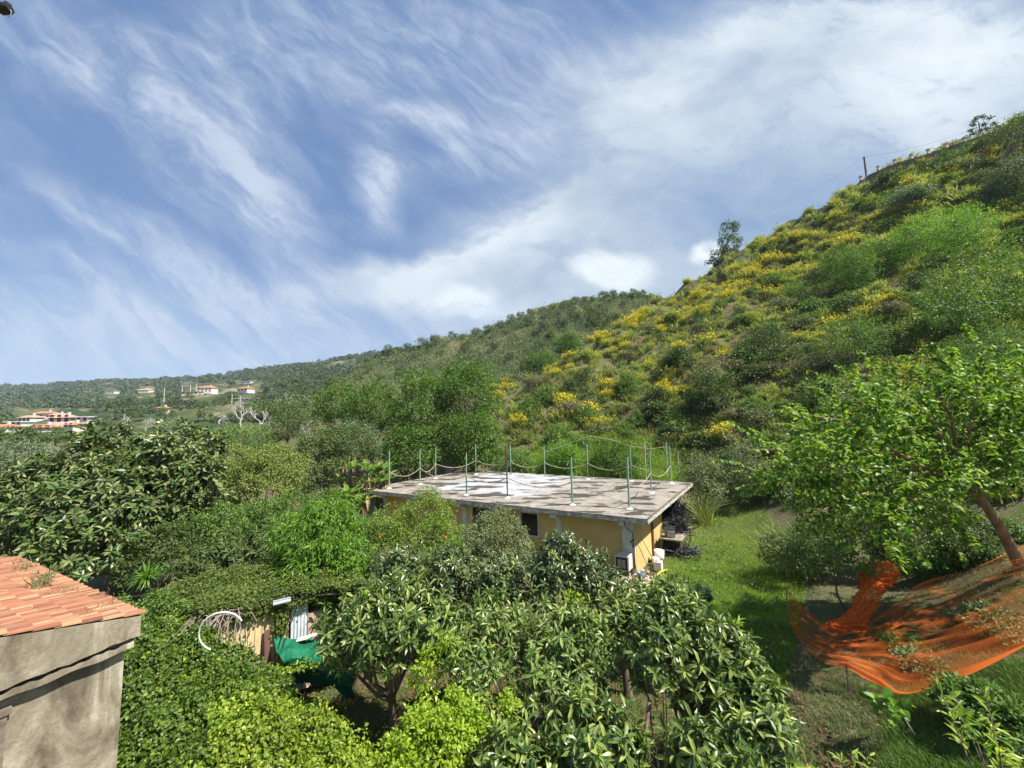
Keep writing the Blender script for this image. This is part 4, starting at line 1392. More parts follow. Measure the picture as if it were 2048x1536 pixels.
bot = [(1580, 1245, 12.8), (1605, 1290, 11.9), (1650, 1336, 11.0), (1692, 1332, 10.5), (1750, 1366, 9.9), (1812, 1396, 9.3), (1930, 1350, 9.0), (2090, 1275, 8.8)]
rows = []
for k in range(5):
    t = k / 4
    row = []
    for a_, c_ in zip(top, bot):
        P = at(*a_) * (1 - t) + at(*c_) * t
        P[2] -= .12 * math.sin(math.pi * t)
        gg = H(P[0], P[1])[0] + .5
        P[2] = max(P[2], gg)
        row.append(P)
    rows.append(row)
def fold(u, v):
    w = v + .10 * np.sin(u * 3.0) - .12 * u
    return .045 * np.sin(w * 44 + 2 * np.sin(u * 4)) + .03 * np.sin(w * 83 + u * 3) + .02 * np.sin(w * 21 - u * 9)
def dens(u, v):
    w = v + .10 * np.sin(u * 3.0) - .12 * u
    f = np.maximum(0, np.sin(w * 44 + 2 * np.sin(u * 4))) ** 7 * .34 + np.maximum(0, np.sin(w * 103 + u * 5 + 1)) ** 8 * .24 + np.maximum(0, np.sin(w * 21 - u * 9)) ** 14 * .45
    f = f * (.45 + .55 * np.sin(u * 5.3 + w * 6) ** 2)
    f *= np.clip(np.sin(u * math.pi * .9 + .2) * 1.3, 0, 1)
    # gathered lower and upper edges
    f += .75 * np.exp(-((1 - v) / .035) ** 2) * (u > .38) + .30 * np.exp(-((1 - v) / .16) ** 2) * (u > .38) + .35 * np.exp(-(v / .05) ** 2)
    f += .10 * np.sin(u * 37 + v * 9) * np.sin(v * 31)
    return .11 + f * 1.05
netr = empty('orange_net', at(1692, 1340, 10.5), 'wide translucent orange harvest net hung like a hammock on stakes', 'net')
netr.location = (0, 0, 0)
netr.location = tuple(float(v) for v in np.array([at(1692, 1340, 10.5)[0], 10.5, gz(at(1692, 1340, 10.5))]))
net_sheet('net_sheet', rows, 220, 150, fold, dens, netr)
for (px, py, Y) in ((1572, 1178, 13.6), (1692, 1330, 10.5), (1606, 1290, 11.9), (2060, 1285, 8.9)):
    P = at(px, py, Y)
    b = MB(); b.tube([[P[0], P[1], gz(P) - .2], P + [0, 0, .04]], .015, 6)
    b.build('stake', M['twig'], netr)
# bunched part of the net
rows = []
pathc = [(1655, 1246, 12.7, .14), (1680, 1255, 12.4, .28), (1708, 1246, 12.5, .34), (1726, 1218, 12.9, .26), (1738, 1190, 13.4, .3), (1748, 1165, 13.9, .38), (1762, 1146, 14.2, .5), (1774, 1132, 14.5, .3), (1780, 1126, 14.6, .08)]
b = MB()
pts = np.array([at(x, y, Y) for x, y, Y, r in pathc]); rr = np.array([q[3] for q in pathc])
t = np.linspace(0, len(pts) - 1, 90)
C = np.stack([np.interp(t, np.arange(len(pts)), pts[:, d]) for d in range(3)], -1)
r_ = np.interp(t, np.arange(len(pts)), rr) * .8
n = 40
th = np.arange(n) / n * 2 * math.pi
Tn = unit(np.gradient(C, axis=0)); Aa = unit(np.cross(Tn, [0, 0, 1.0])); Bb = np.cross(Aa, Tn)
TT, TH = np.meshgrid(t, th, indexing='ij')
_g9 = np.random.default_rng(9)
_cr = np.zeros_like(TH)
for _k in range(26):
    f1_, f2_ = _g9.integers(1, 9), _g9.uniform(1, 9)
    _cr += np.abs(np.sin(TH * f1_ / 2 * 2 + TT * f2_ + _g9.uniform(0, 6))) * _g9.uniform(.3, 1) / (1 + .22 * f1_)
_cr = (_cr - _cr.mean()) / _cr.std()
RR = r_[:, None] * 1.05 * np.clip(1 + .2 * _cr, .3, 1.7)
V = C[:, None] + RR[..., None] * (np.cos(TH)[..., None] * Aa[:, None] + .55 * np.sin(TH)[..., None] * Bb[:, None])
i = np.arange(89)[:, None] * n; j = np.arange(n)[None]; j2 = (j + 1) % n
b.add(V.reshape(-1, 3), np.stack([i + j, i + j2, i + n + j2, i + n + j], -1).reshape(-1, 4))
o = b.build('bunched_net', M['net'], netr)
a3 = o.data.attributes.new('dens', 'FLOAT', 'POINT')
a3.data.foreach_set('value', np.clip(.68 + .25 * np.sin(TH * 9 + TT * 5), 0, 1).astype(np.float32).ravel())

# ================================================================== vegetation
def up_mix(out, n, up=.8, sp=.6):
    return unit(out * .5 + np.array([0, 0, up]) + rng.normal(0, sp, (n, 3)))


def ell(px0, py0, px1, py1, Y, dr=1.0):
    """ellipsoid filling the photo box (px0,py0)-(px1,py1) at depth Y"""
    c = at((px0 + px1) / 2, (py0 + py1) / 2, Y)
    a = at(px1, (py0 + py1) / 2, Y); t = at((px0 + px1) / 2, py0, Y)
    rx = abs(a[0] - c[0]); rz = abs(t[2] - c[2])
    return (c[0], c[1], c[2], rx, max(rx, .6 * rz) * dr, rz)


def puffs(ells, n, shell=.55, low=-.75, r=None):
    r = r or rng
    E_ = np.array(ells)
    vol = E_[:, 3] * E_[:, 4] * E_[:, 5]
    k = r.choice(len(E_), n * 3, p=vol ** .75 / (vol ** .75).sum())
    d = unit(r.normal(0, 1, (n * 3, 3)))
    keep = d[:, 2] > low
    d, k = d[keep][:n], k[keep][:n]
    rr = shell + (1 - shell) * r.uniform(0, 1, len(d)) ** .6
    P = E_[k, :3] + d * E_[k, 3:6] * rr[:, None]
    out = unit(d / E_[k, 3:6])
    # drop the points buried deep inside another ellipsoid
    ok = np.ones(len(P), bool)
    for e in E_:
        q = (((P - e[:3]) / e[3:6]) ** 2).sum(1)
        ok &= ~(q < (shell * .7) ** 2)
    return P[ok], out[ok]


def clump_leaves(mb, P, out, per, rc, size, kind='dia', w=1.0, droop=.3, up=.8, m=0):
    n = len(P) * per
    idx = np.repeat(np.arange(len(P)), per)
    off = unit(rng.normal(0, 1, (n, 3))) * (rng.uniform(.25, 1, n) ** .5)[:, None]
    rcs = np.repeat(rng.uniform(.65, 1.25, len(P)) * rc, per)
    O = P[idx] + off * rcs[:, None] * [1, 1, .75]
    o2 = out[idx]
    A = unit(off * .8 + o2 * .5 + rng.normal(0, .6, (n, 3)) + [0, 0, -droop])
    N = unit(off * .5 + o2 * .4 + [0, 0, up] + rng.normal(0, .45, (n, 3)))
    put(mb, kind, O, A, N, size * rng.uniform(.6, 1.3, n), m, w)


def rosettes(mb, P, out, per, size, spread=(35, 100), kind='leaf', w=1.0, m=0, upb=.7):
    D = unit(out + [0, 0, upb] + rng.normal(0, .25, (len(P), 3)))
    A1 = unit(np.cross(D, rng.normal(0, 1, (len(P), 3))))
    A2 = np.cross(D, A1)
    for k in range(per):
        az = k * 2.4 + rng.uniform(0, .7, len(P))
        el = np.radians(spread[0] + (spread[1] - spread[0]) * (k / max(per - 1, 1)) ** .8 + rng.normal(0, 9, len(P)))
        side = np.cos(az)[:, None] * A1 + np.sin(az)[:, None] * A2
        A = np.cos(el)[:, None] * D + np.sin(el)[:, None] * side
        N = np.sin(el)[:, None] * D - np.cos(el)[:, None] * side
        A = A + [0, 0, -.15]
        O = P - D * (.06 * k / per)[..., None] if False else P - D * (.10 * k / per)
        put(mb, kind, O, A, N + rng.normal(0, .15, (len(P), 3)), size * rng.uniform(.7, 1.1, len(P)), m, w)


def limbs(mb, base, fork, P, n, r0, jit=.25, top=.35):
    base, fork = np.array(base, float), np.array(fork, float)
    mid = (base + fork) / 2 + rng.normal(0, .05, 3) * np.linalg.norm(fork - base) * [1, 1, 0]
    mb.tube([base - [0, 0, .3], base, mid, fork], [r0 * 1.35, r0 * 1.15, r0 * .9, r0 * .75], 10)
    if n and len(P):
        for q in P[rng.choice(len(P), min(n, len(P)), replace=False)]:
            a = fork - (fork - base) * rng.uniform(0, .12)
            m1 = a + (q - a) * .35 + rng.normal(0, jit, 3) * .5 + [0, 0, -.05]
            m2 = a + (q - a) * .7 + rng.normal(0, jit, 3) * .5 + [0, 0, .08]
            mb.tube([a, m1, m2, q], [r0 * .55, r0 * .38, r0 * .22, r0 * .07], 6, cap=False)


def tree(name, label, cat, base, ells, mat, npuff=120, per=40, rc=.45, size=.14, kind='dia', w=1.0, r0=.14, fork=.35, nl=14,
         ros=None, bark='bark', group=None, shell=.5, droop=.3, low=-.75, extra=None, fill=None):
    base = np.array(base, float)
    t = empty(name, base, label, cat, group)
    P, out = puffs(ells, npuff, shell, low)
    E0 = np.array(ells)
    cz = E0[:, 2].min() - E0[:, 5].max() * .3
    top = np.average(E0[:, :3], 0, weights=E0[:, 3])
    fk = base + (top - base) * fork
    b = MB()
    limbs(b, base, fk, P, nl, r0)
    b.build('trunk', M[bark], t, smooth=True)
    b = MB()
    if ros:
        rosettes(b, P, out, ros[0], size, ros[1], kind, w, upb=ros[2] if len(ros) > 2 else .7)
    else:
        clump_leaves(b, P, out, per, rc, size, kind, w, droop)
    if fill:
        P2, o2 = puffs(ells, fill[0], .15, -.8)
        clump_leaves(b, P2, o2, fill[1], rc, size, 'dia', w, droop)
    b.build('crown', M[mat], t)
    if extra:
        extra(t, P, out)
    return t


def ground_at(px, Y):
    p = at(px, 900, Y)
    return np.array([p[0], Y, gz(p)])


def young(n, size, mat='loqy'):
    def f(t, P, out):
        k = rng.choice(len(P), min(n, len(P)), replace=False)
        b = MB()
        rosettes(b, P[k] + out[k] * .05 + [0, 0, .06], out[k], 5, size, (10, 55), 'leaf', .9)
        b.build('young_leaves', M[mat], t)
    return f


def fruit(n, r, mat, name='fruit'):
    def f(t, P, out):
        k = rng.choice(len(P), min(n, len(P)), replace=False)
        b = MB()
        for q in P[k] + out[k] * .04:
            if name == 'fruit':
                b = MB()
            for c in range(3):
                cc = q + rng.normal(0, r * 1.3, 3)
                b.lathe(cc, [(0, -r), (r * .75, -r * .6), (r, 0), (r * .7, r * .65), (0, r)], 8)
            if name == 'fruit':
                b.build('fruit_cluster', mat, t, smooth=True)
        if name != 'fruit':
            b.build(name, mat, t, smooth=True)
    return f


M['fr_or'] = plain('orange_fruit', (.75, .30, .04), .5, var=.2)
M['fr_red'] = plain('red_blossom', (.75, .12, .04), .6, var=.2)

def region(x, y, table):
    for x0, y0, x1, y1, txt in table:
        if x0 <= x < x1 and y0 <= y < y1:
            return txt
    return table[-1][4]

# --- foreground loquats
def loquat(label, bpx, bY, ells, n, size=.27, nl=16, r0=.11, yn=14, fk=.45, per=12, extra=None, w=.88, mat_='loq'):
    base = ground_at(bpx, bY)
    def ex(t, P, out):
        if yn:
            young(yn, size * .75)(t, P, out)
        if extra:
            extra(t, P, out)
    return tree('loquat_tree', label, 'tree', base, ells, mat_, int(n * 1.3), size=size, kind='leaf', w=w, r0=r0, fork=fk, nl=nl, ros=(per, (22, 128), .9),
                bark='bark', group='loquat trees in the foreground', shell=.35, extra=ex, low=-.7)

loquat('loquat tree with a clean pale trunk between the green tarpaulin and the citrus shrub', 787, 9.6,
       [ell(690, 1150, 880, 1330, 9.8), ell(645, 1210, 790, 1330, 9.7), ell(800, 1190, 925, 1300, 9.9)], 210, extra=fruit(6, .02, M['fr_or']))
loquat('tall loquat tree at the right edge of the orchard beside the lawn', 1325, 8.6,
       [ell(1250, 1190, 1420, 1400, 8.8), ell(1360, 1220, 1515, 1420, 8.6), ell(1300, 1165, 1400, 1270, 9.2)], 260, r0=.13)
loquat('loquat tree standing right before the yellow front wall of the outbuilding', 1140, 12.6,
       [ell(1055, 1060, 1175, 1200, 12.8), ell(1130, 1090, 1245, 1240, 12.6), ell(1010, 1120, 1110, 1230, 12.4)], 230, size=.26, mat_='loq3')
loquat('sparse loquat tree with yellowing leaves in the middle of the orchard', 1120, 10.2,
       [ell(900, 1180, 1060, 1330, 10.4), ell(1040, 1200, 1200, 1350, 10.0), ell(1150, 1230, 1270, 1360, 9.6)], 190, size=.25, mat_='loq2')
loquat('dark-leaved loquat tree filling the gap left of the tall right one', 1235, 11.4,
       [ell(1180, 1180, 1290, 1300, 11.4), ell(1230, 1160, 1330, 1250, 11.8), ell(1130, 1200, 1220, 1290, 11.2)], 110, size=.25, yn=8)
loquat('loquat tree whose crown rises in front of the lawn corner', 1345, 12.4,
       [ell(1290, 1150, 1400, 1250, 12.4), ell(1330, 1190, 1430, 1270, 12.0)], 90, size=.25, yn=10, mat_='loq2')
loquat('loquat tree with orange fruit directly behind the pale-trunked one', 720, 12,
       [ell(650, 1160, 760, 1260, 12), ell(720, 1140, 850, 1230, 12.4)], 110, size=.25, yn=8, extra=fruit(5, .02, M['fr_or']))
loquat('half-bare loquat tree between the citrus shoots and the sparse loquat', 990, 9.0,
       [ell(890, 1270, 1010, 1380, 9.2), ell(1010, 1310, 1120, 1410, 8.8), ell(1100, 1330, 1210, 1420, 9.0)], 90, size=.24, r0=.07, yn=8, mat_='loq2')
loquat('low loquat tree with big glossy leaves at the bottom centre of the picture', 1130, 7.2,
       [ell(1080, 1400, 1290, 1560, 7.2), ell(940, 1450, 1120, 1600, 7.0)], 150, size=.27, r0=.08, yn=12)
loquat('loquat tree cut off by the bottom border right of the leaning trunk', 1480, 7.4,
       [ell(1400, 1400, 1600, 1580, 7.4), ell(1330, 1440, 1450, 1600, 7.0), ell(1440, 1330, 1560, 1450, 8.0)], 170, size=.26, r0=.09)
loquat('loquat tree behind the pale-trunked one with fine drooping leaves', 950, 13.2,
       [ell(840, 1085, 960, 1215, 13.2), ell(740, 1080, 860, 1200, 13.0), ell(930, 1100, 1050, 1220, 13.0)], 280, size=.25, mat_='loq3')
tree('mango_tree', 'dark round tree with long narrow leaves left of the bright green tree', 'tree', ground_at(450, 15),
     [ell(370, 1060, 500, 1180, 15), ell(440, 1050, 575, 1170, 15.2)], 'dark', 320, size=.28, kind='leaf', w=.8, ros=(9, (35, 110)), r0=.12, fork=.4)
# thin leafless forked trunk, leaning in front
b = MB()
g0 = ground_at(1300, 7.6)
P_ = [g0, at(1290, 1470, 7.7), at(1300, 1400, 8.2), at(1290, 1330, 8.8)]
b.tube([P_[0] - [0, 0, .3]] + P_, [.05, .045, .04, .035, .02], 8)
tag(b.build('dead_tree', M['bark'], None, smooth=True), 'thin dark leaning trunk beside the tall loquat tree', 'trunk')

# --- other garden trees
tree('citrus_shrub', 'bright yellow-green citrus shrub at the foot of the pale trunk', 'shrub', ground_at(850, 7.4),
     [ell(790, 1410, 930, 1570, 7.4), ell(870, 1385, 965, 1500, 7.8), ell(740, 1480, 850, 1600, 7.0)], 'orange_leaf', 170, 46, .17, .085, 'leaf', 1.5, r0=.05)
tree('young_citrus', 'small bright citrus shoots rising beside the pale trunk', 'shrub', ground_at(860, 8.8),
     [ell(825, 1290, 880, 1400, 8.8), ell(880, 1265, 925, 1330, 9.0)], 'orange_leaf', 30, 26, .12, .085, 'leaf', 1.5, r0=.03, nl=6)
tree('young_citrus', 'yellow-green leafy shoots between the two middle loquat crowns', 'shrub', ground_at(1150, 10.8),
     [ell(1110, 1190, 1180, 1290, 10.8), ell(1150, 1230, 1210, 1310, 10.4)], 'orange_leaf', 44, 24, .15, .09, 'leaf', 1.5, r0=.03, nl=6)
tree('young_citrus', 'small yellow-green shoots low among the foreground loquats at the centre', 'shrub', ground_at(1010, 8.4),
     [ell(960, 1390, 1040, 1480, 8.0)], 'orange_leaf', 30, 22, .13, .085, 'leaf', 1.5, r0=.03, nl=6)
tree('young_citrus', 'bright leafy shoots just in front of the outbuilding pillar', 'shrub', ground_at(905, 14.5),
     [ell(870, 1080, 950, 1170, 14.5), ell(820, 1090, 890, 1150, 14.8)], 'bright', 70, 26, .2, .10, 'leaf', 1.3, r0=.04, nl=6)
tree('peach_tree', 'bright green tree with long hanging leaves in front of the outbuilding', 'tree', ground_at(650, 13.4),
     [ell(580, 1010, 720, 1130, 13.6), ell(620, 985, 700, 1060, 14), ell(555, 1090, 690, 1230, 13.0), ell(650, 1080, 745, 1190, 13.4), ell(620, 1150, 700, 1290, 12.4), ell(545, 1020, 620, 1120, 14)], 'bright', 460, 30, .3, .17, 'dia', .55, r0=.12, droop=.9)
tree('pomegranate_tree', 'yellow-green pomegranate tree with red blossoms against the roof edge', 'tree', ground_at(850, 17),
     [ell(770, 1030, 940, 1140, 16.6), ell(805, 975, 905, 1080, 17.2), ell(740, 1010, 835, 1100, 17.0)], 'pom', 460, 40, .24, .085, 'dia', 1.1, r0=.1, extra=fruit(16, .03, M['fr_red'], 'blossom'))
tree('grey_shrub', 'grey-green feathery shrub before the outbuilding windows', 'shrub', ground_at(1000, 15.6),
     [ell(905, 1035, 1070, 1170, 15.4), ell(950, 1010, 1040, 1090, 15.8)], 'scrub', 330, 44, .2, .085, 'dia', .9, r0=.07)
tree('olive_shrub', 'low green shrub between the outbuilding and the peach tree', 'shrub', ground_at(740, 18),
     [ell(690, 1030, 800, 1110, 18), ell(640, 1000, 720, 1090, 17)], 'midg', 180, 40, .25, .10, 'dia', 1, r0=.07)
tree('magnolia_tree', 'huge dark tree with large glossy leaves behind the tiled roof', 'tree', ground_at(250, 19),
     [ell(100, 910, 400, 1110, 19), ell(150, 845, 300, 980, 19.5), ell(270, 838, 440, 980, 20), ell(-60, 960, 140, 1140, 17.5), ell(30, 910, 150, 1030, 18.5),
      ell(330, 900, 445, 1040, 19), ell(100, 1040, 250, 1170, 16)], 'mag', 1500, size=.36, kind='leaf', w=1.0, ros=(9, (38, 100), .8), r0=.34, fork=.3, nl=26, shell=.62, fill=(260, 30))
tree('yellow_green_tree', 'rounded tree with yellow-green flowering tips right of the dark magnolia', 'tree', ground_at(530, 24),
     [ell(455, 905, 600, 1030, 24), ell(500, 888, 612, 980, 24.5), ell(430, 890, 520, 980, 25)], 'yel', 420, 60, .32, .12, 'dia', 1.1, r0=.18, fork=.35, shell=.6)
tree('small_leaf_tree', 'dark green tree below the yellow-green tree', 'tree', ground_at(560, 19),
     [ell(450, 1000, 640, 1090, 19.5), ell(540, 985, 650, 1060, 20), ell(400, 1010, 520, 1080, 19)], 'midg', 300, 46, .3, .12, 'dia', 1, r0=.12)
tree('creeper_tree', 'tall dark tree hung with creepers left of the banana plants', 'tree', ground_at(645, 29),
     [ell(595, 845, 685, 960, 29), ell(630, 850, 760, 930, 31), ell(600, 930, 680, 1020, 28)], 'dark', 360, 46, .42, .15, 'dia', 1, r0=.2, droop=.9)
tree('blue_green_tree', 'blue-green bushy tree behind the creeper tree', 'tree', ground_at(700, 33),
     [ell(650, 842, 760, 930, 33)], 'olive', 130, 46, .5, .16, 'dia', 1, r0=.2)

tree('dark_shrub', 'dark twiggy shrub in the shade under the right side of the magnolia', 'shrub', ground_at(345, 17),
     [ell(290, 1040, 400, 1150, 17), ell(240, 1080, 330, 1170, 16.5)], 'dark', 170, 40, .28, .12, 'dia', 1, r0=.05)
tree('dark_shrub', 'dark leafy shrub filling the gap right of the magnolia trunk', 'shrub', ground_at(420, 18),
     [ell(360, 1010, 470, 1110, 18.5)], 'midg', 130, 40, .28, .12, 'dia', 1, r0=.05)

def banana(label, px, Y, h, n, seed):
    g = np.random.default_rng(seed)
    base = ground_at(px, Y)
    t = empty('banana_plant', base, label, 'plant', 'banana plants behind the roof')
    b = MB(); c = MB(); d = MB()
    for k in range(n):
        o = base + [g.normal(0, .5), g.normal(0, .4), 0]
        hh = h * g.uniform(.55, 1.0)
        tp = o + [g.normal(0, .2), 0, hh]
        b.tube([o, (o + tp) / 2 + g.normal(0, .06, 3), tp], [.14, .11, .07], 7)
        m_ = 9
        az = np.arange(m_) / m_ * 6.28 + g.uniform(0, 6)
        A = np.stack([np.cos(az), np.sin(az) * .8, g.uniform(.2, 1.3, m_)], -1)
        put(c, 'leaf', np.repeat(tp[None], m_, 0), A, np.stack([-np.cos(az) * .6, -np.sin(az) * .6, np.ones(m_)], -1), g.uniform(.8, 1.35, m_), w=.8)
        A[:, 2] = -1.6
        kk = 5
        put(d, 'leaf', np.repeat(tp[None], kk, 0) - [0, 0, .3], A[:kk], np.stack([np.cos(az), np.sin(az), np.ones(m_)], -1)[:kk], g.uniform(.9, 1.6, kk), w=.6)
    b.build('stem', M['bark'], t, smooth=True)
    c.build('fronds', M['palebr'], t)
    d.build('dead_fronds', M['deadleaf'], t)
banana('tall banana plant with hanging brown leaves left of the flat roof', 700, 28, 5.2, 6, 1)
banana('banana plant nearest the left corner of the flat roof', 765, 29, 4.8, 5, 2)
banana('broad banana clump low before the taller ones', 712, 26.5, 3.2, 6, 3)

# yucca, small fern plants
def spiky(name, label, cat, p, n, size, mat, w=1.6, stem=.6):
    t = empty(name, p, label, cat)
    b = MB(); b.tube([p, p + [0, 0, stem]], [.06, .05], 7); b.build('stem', M['bark'], t)
    b = MB()
    A = unit(rng.normal(0, 1, (n, 3))); A[:, 2] = np.abs(A[:, 2]) * 1.1 - .25
    put(b, 'blade', np.repeat((p + [0, 0, stem])[None], n, 0), A, rng.normal(0, .3, (n, 3)) + [0, 0, 1], size * rng.uniform(.7, 1.1, n), w=w)
    b.build('leaves', M[mat], t)
spiky('yucca', 'bright spiky yucca at the edge of the ivy behind the tiled roof', 'plant', atz(292, 1175, 2.2), 90, .62, 'bright', 2.0, .3)
spiky('fern_plant', 'dark feathery plant just right of the yucca', 'plant', atz(342, 1170, 2.2), 130, .5, 'dark', 1.2, .45)
for (px, py, z, lab) in ((320, 1110, 1.5, 'thin pale stake in the shade under the magnolia'),):
    p = atz(px, 1180, 0.5); b = MB(); b.tube([p - [0, 0, .5], at(312, 1070, p[1])], .03, 6)
    tag(b.build('wooden_stake', M['barkg'], None), lab, 'stake')

# --- mulberry on the right
mb_base = np.array([*at(2042, 1130, 12.8)]); mb_base[2] = gz(mb_base)
def mulb():
    t = empty('mulberry_tree', mb_base, 'large spreading mulberry tree with leaning trunk and heart-shaped leaves on the right', 'tree')
    ells = [ell(1640, 760, 1830, 930, 12.2), ell(1800, 730, 2010, 920, 12.6), ell(1960, 700, 2140, 900, 12.2), ell(1540, 850, 1740, 1030, 11.4),
            ell(1720, 880, 1930, 1060, 11.8), ell(1900, 850, 2120, 1020, 12.0), ell(1620, 980, 1800, 1110, 11.0)]
    P, out = puffs(ells, 560, .4, -.9)
    b = MB()
    f1, f2 = at(1955, 985, 12.2), at(1920, 940, 12.0)
    b.tube([mb_base - [0, 0, .4], mb_base, at(2000, 1055, 12.5), f1, f2], [.19, .16, .13, .11, .08], 12)
    tips = [(1560, 820, 11), (1545, 920, 11), (1620, 740, 12), (1720, 700, 12), (1850, 690, 12.6), (1980, 690, 12), (2080, 720, 12), (1600, 1040, 10.8), (1700, 1100, 10.6),
            (1850, 1080, 11), (2050, 900, 11), (1780, 800, 13), (1900, 800, 13.5), (2080, 850, 13.5), (1500, 900, 11.5)]
    shoots = []
    for q in tips:
        e_ = at(*q)
        s_ = f1 if rng.uniform() < .5 else f2
        m1 = s_ + (e_ - s_) * .4 + rng.normal(0, .2, 3) + [0, 0, .25]
        m2 = s_ + (e_ - s_) * .75 + rng.normal(0, .15, 3) + [0, 0, .2]
        pl = np.array([s_, m1, m2, e_])
        b.tube(pl, [.075, .04, .016, .005], 7, cap=False)
        shoots.append(pl)
    b.build('trunk', M['barkp'], t, smooth=True)
    b = MB()
    clump_leaves(b, P, out, 24, .36, .13, 'heart', .9, .7, .55)
    # arching shoots with leaves in two rows
    for pl in shoots + shoots + [None] * 260:
        if pl is None:
            k = rng.integers(len(P))
            s_ = P[k]; d_ = unit(out[k] + [-.35, -.1, .35] + rng.normal(0, .3, 3)); L_ = rng.uniform(.6, 1.6)
            pl = np.array([s_, s_ + d_ * L_ * .5 + [0, 0, .08], s_ + d_ * L_ * .8, s_ + d_ * L_ - [0, 0, .12]])
        tt = np.linspace(.35, 3, 26)
        C = np.stack([np.interp(tt, np.arange(4), pl[:, d]) for d in range(3)], -1)
        sd = unit(np.cross(np.gradient(C, axis=0), [0, 0, 1.0])) * np.where(np.arange(26) % 2, 1, -1)[:, None]
        put(b, 'heart', C, sd + [0, 0, -.45] + rng.normal(0, .3, (26, 3)), rng.normal(0, .25, (26, 3)) + [0, 0, 1], .15 * rng.uniform(.7, 1.2, 26))
    b.build('crown', M['mul'], t)
mulb()
# sapling below the mulberry and dry reedy broom beside the lawn
tree('sapling', 'young thin-stemmed sapling between the lawn and the orange net', 'tree', ground_at(1665, 14.4),
     [ell(1590, 1060, 1700, 1140, 14.6), ell(1650, 1080, 1740, 1150, 14.4), ell(1560, 1090, 1640, 1150, 15)], 'midg', 90, 30, .3, .12, 'dia', 1.1, r0=.035, nl=10, fork=.5)
def reeds(name, label, cat, px, Y, n, h, mat, lean=(-.5, 0), tips=True, group=None):
    base = ground_at(px, Y)
    t = empty(name, base, label, cat, group)
    b = MB()
    A = unit(np.stack([rng.normal(lean[0], .45, n), rng.normal(lean[1], .45, n), np.ones(n) * 1.1], -1))
    O = base + rng.normal(0, .35, (n, 3)) * [1, 1, 0]
    put(b, 'blade', O, A, rng.normal(0, .3, (n, 3)) + [-.4, 0, 1], h * rng.uniform(.55, 1.1, n), w=.45)
    b.build('stems', M[mat], t)
    if tips:
        b = MB()
        L_ = h * rng.uniform(.75, 1.0, n)
        T_ = O + A * L_[:, None]
        clump_leaves(b, T_[::2], A[::2], 10, .09, .09, 'dia', .5)
        tag(b.build('seed_heads', M['dry'], t), kind='stuff')
reeds('reed_clump', 'clump of tall reeds with dry heads leaning over the lawn', 'reeds', 1575, 18.5, 160, 2.6, 'tuss', (-.45, 0))
reeds('reed_clump', 'smaller upright reed clump at the foot of the bank behind the outbuilding', 'reeds', 1400, 29, 140, 2.6, 'tuss', (-.1, 0), False)
tree('dark_shrub', 'dark rounded shrub under the reeds at the edge of the lawn', 'shrub', ground_at(1590, 17),
     [ell(1530, 1060, 1660, 1150, 17.5), ell(1590, 1040, 1700, 1110, 18)], 'dark', 170, 40, .26, .11, 'dia', 1, r0=.05)
# dark green ball shrub on the lawn
tree('ball_shrub', 'small dark bluish-green shrub standing alone on the lawn', 'shrub', atz(1404, 1215, 0) * [1, 1, 0] + [0, 0, gz(atz(1404, 1215, 0))],
     [ell(1384, 1168, 1424, 1204, float(atz(1404, 1215, 0)[1]))], 'dgreen', 60, 50, .09, .06, 'dia', .8, r0=.02, nl=4)
# fig sapling, bamboo shoots
def fig():
    p = ground_at(1850, 8.8)
    t = empty('fig_sapling', p, 'thin fig sapling with a tuft of large pale leaves below the orange net', 'sapling')
    tp = at(1775, 1410, 8.6)
    b = MB(); b.tube([p, at(1835, 1480, 8.7), at(1805, 1430, 8.6), tp], [.02, .017, .013, .01], 6); b.build('stem', M['barkg'], t)
    b = MB()
    O = tp + rng.normal(0, .17, (46, 3)) * [1, 1, .6]
    put(b, 'heart', O, rng.normal(0, 1, (46, 3)) + [0, 0, -.3], rng.normal(0, .35, (46, 3)) + [0, 0, 1], .2 * rng.uniform(.7, 1.2, 46))
    b.build('leaves', M['bright'], t)
fig()
def leafy_stalk(label, px, py, Y, n, size, mat, sp=.25, group=None, seedy=0):
    tp = at(px, py, Y)
    g = ground_at(px, Y); g[0] = tp[0] + .1
    t = empty('leafy_stalk', g, label, 'plant', group)
    b = MB(); c = MB()
    for k in range(4):
        e_ = tp + rng.normal(0, sp, 3) * [1, 1, .6]
        b.tube([g, (g + e_) / 2 + rng.normal(0, .05, 3), e_], [.018, .013, .006], 5, cap=False)
        tt = rng.uniform(.45, 1, n)
        O = g + (e_ - g) * tt[:, None]
        put(c, 'leaf', O, rng.normal(0, 1, (n, 3)) + [0, 0, .7], rng.normal(0, .4, (n, 3)) + [0, 0, 1], size * rng.uniform(.6, 1.1, n), w=.7)
    b.build('stem', M['twig'], t); c.build('leaves', M[mat], t)
leafy_stalk('tall pale-leaved stalk nearest the lower right corner', 1985, 1450, 6.6, 22, .3, 'loqy', .3)
leafy_stalk('stalk with long narrow bright leaves left of the lower right corner', 1955, 1420, 7.4, 14, .28, 'bright', .18)
leafy_stalk('low broad-leaved shoot rising at the bottom border right of the loquats', 1700, 1500, 7.6, 12, .24, 'loqy', .15)
leafy_stalk('pale shoot with upright leaves above the right loquat crown', 1305, 1290, 8.2, 6, .24, 'loqy', .1)
leafy_stalk('two-leaved pale shoot between the pale trunk and the sparse loquat', 960, 1330, 9, 5, .24, 'loqy', .08)

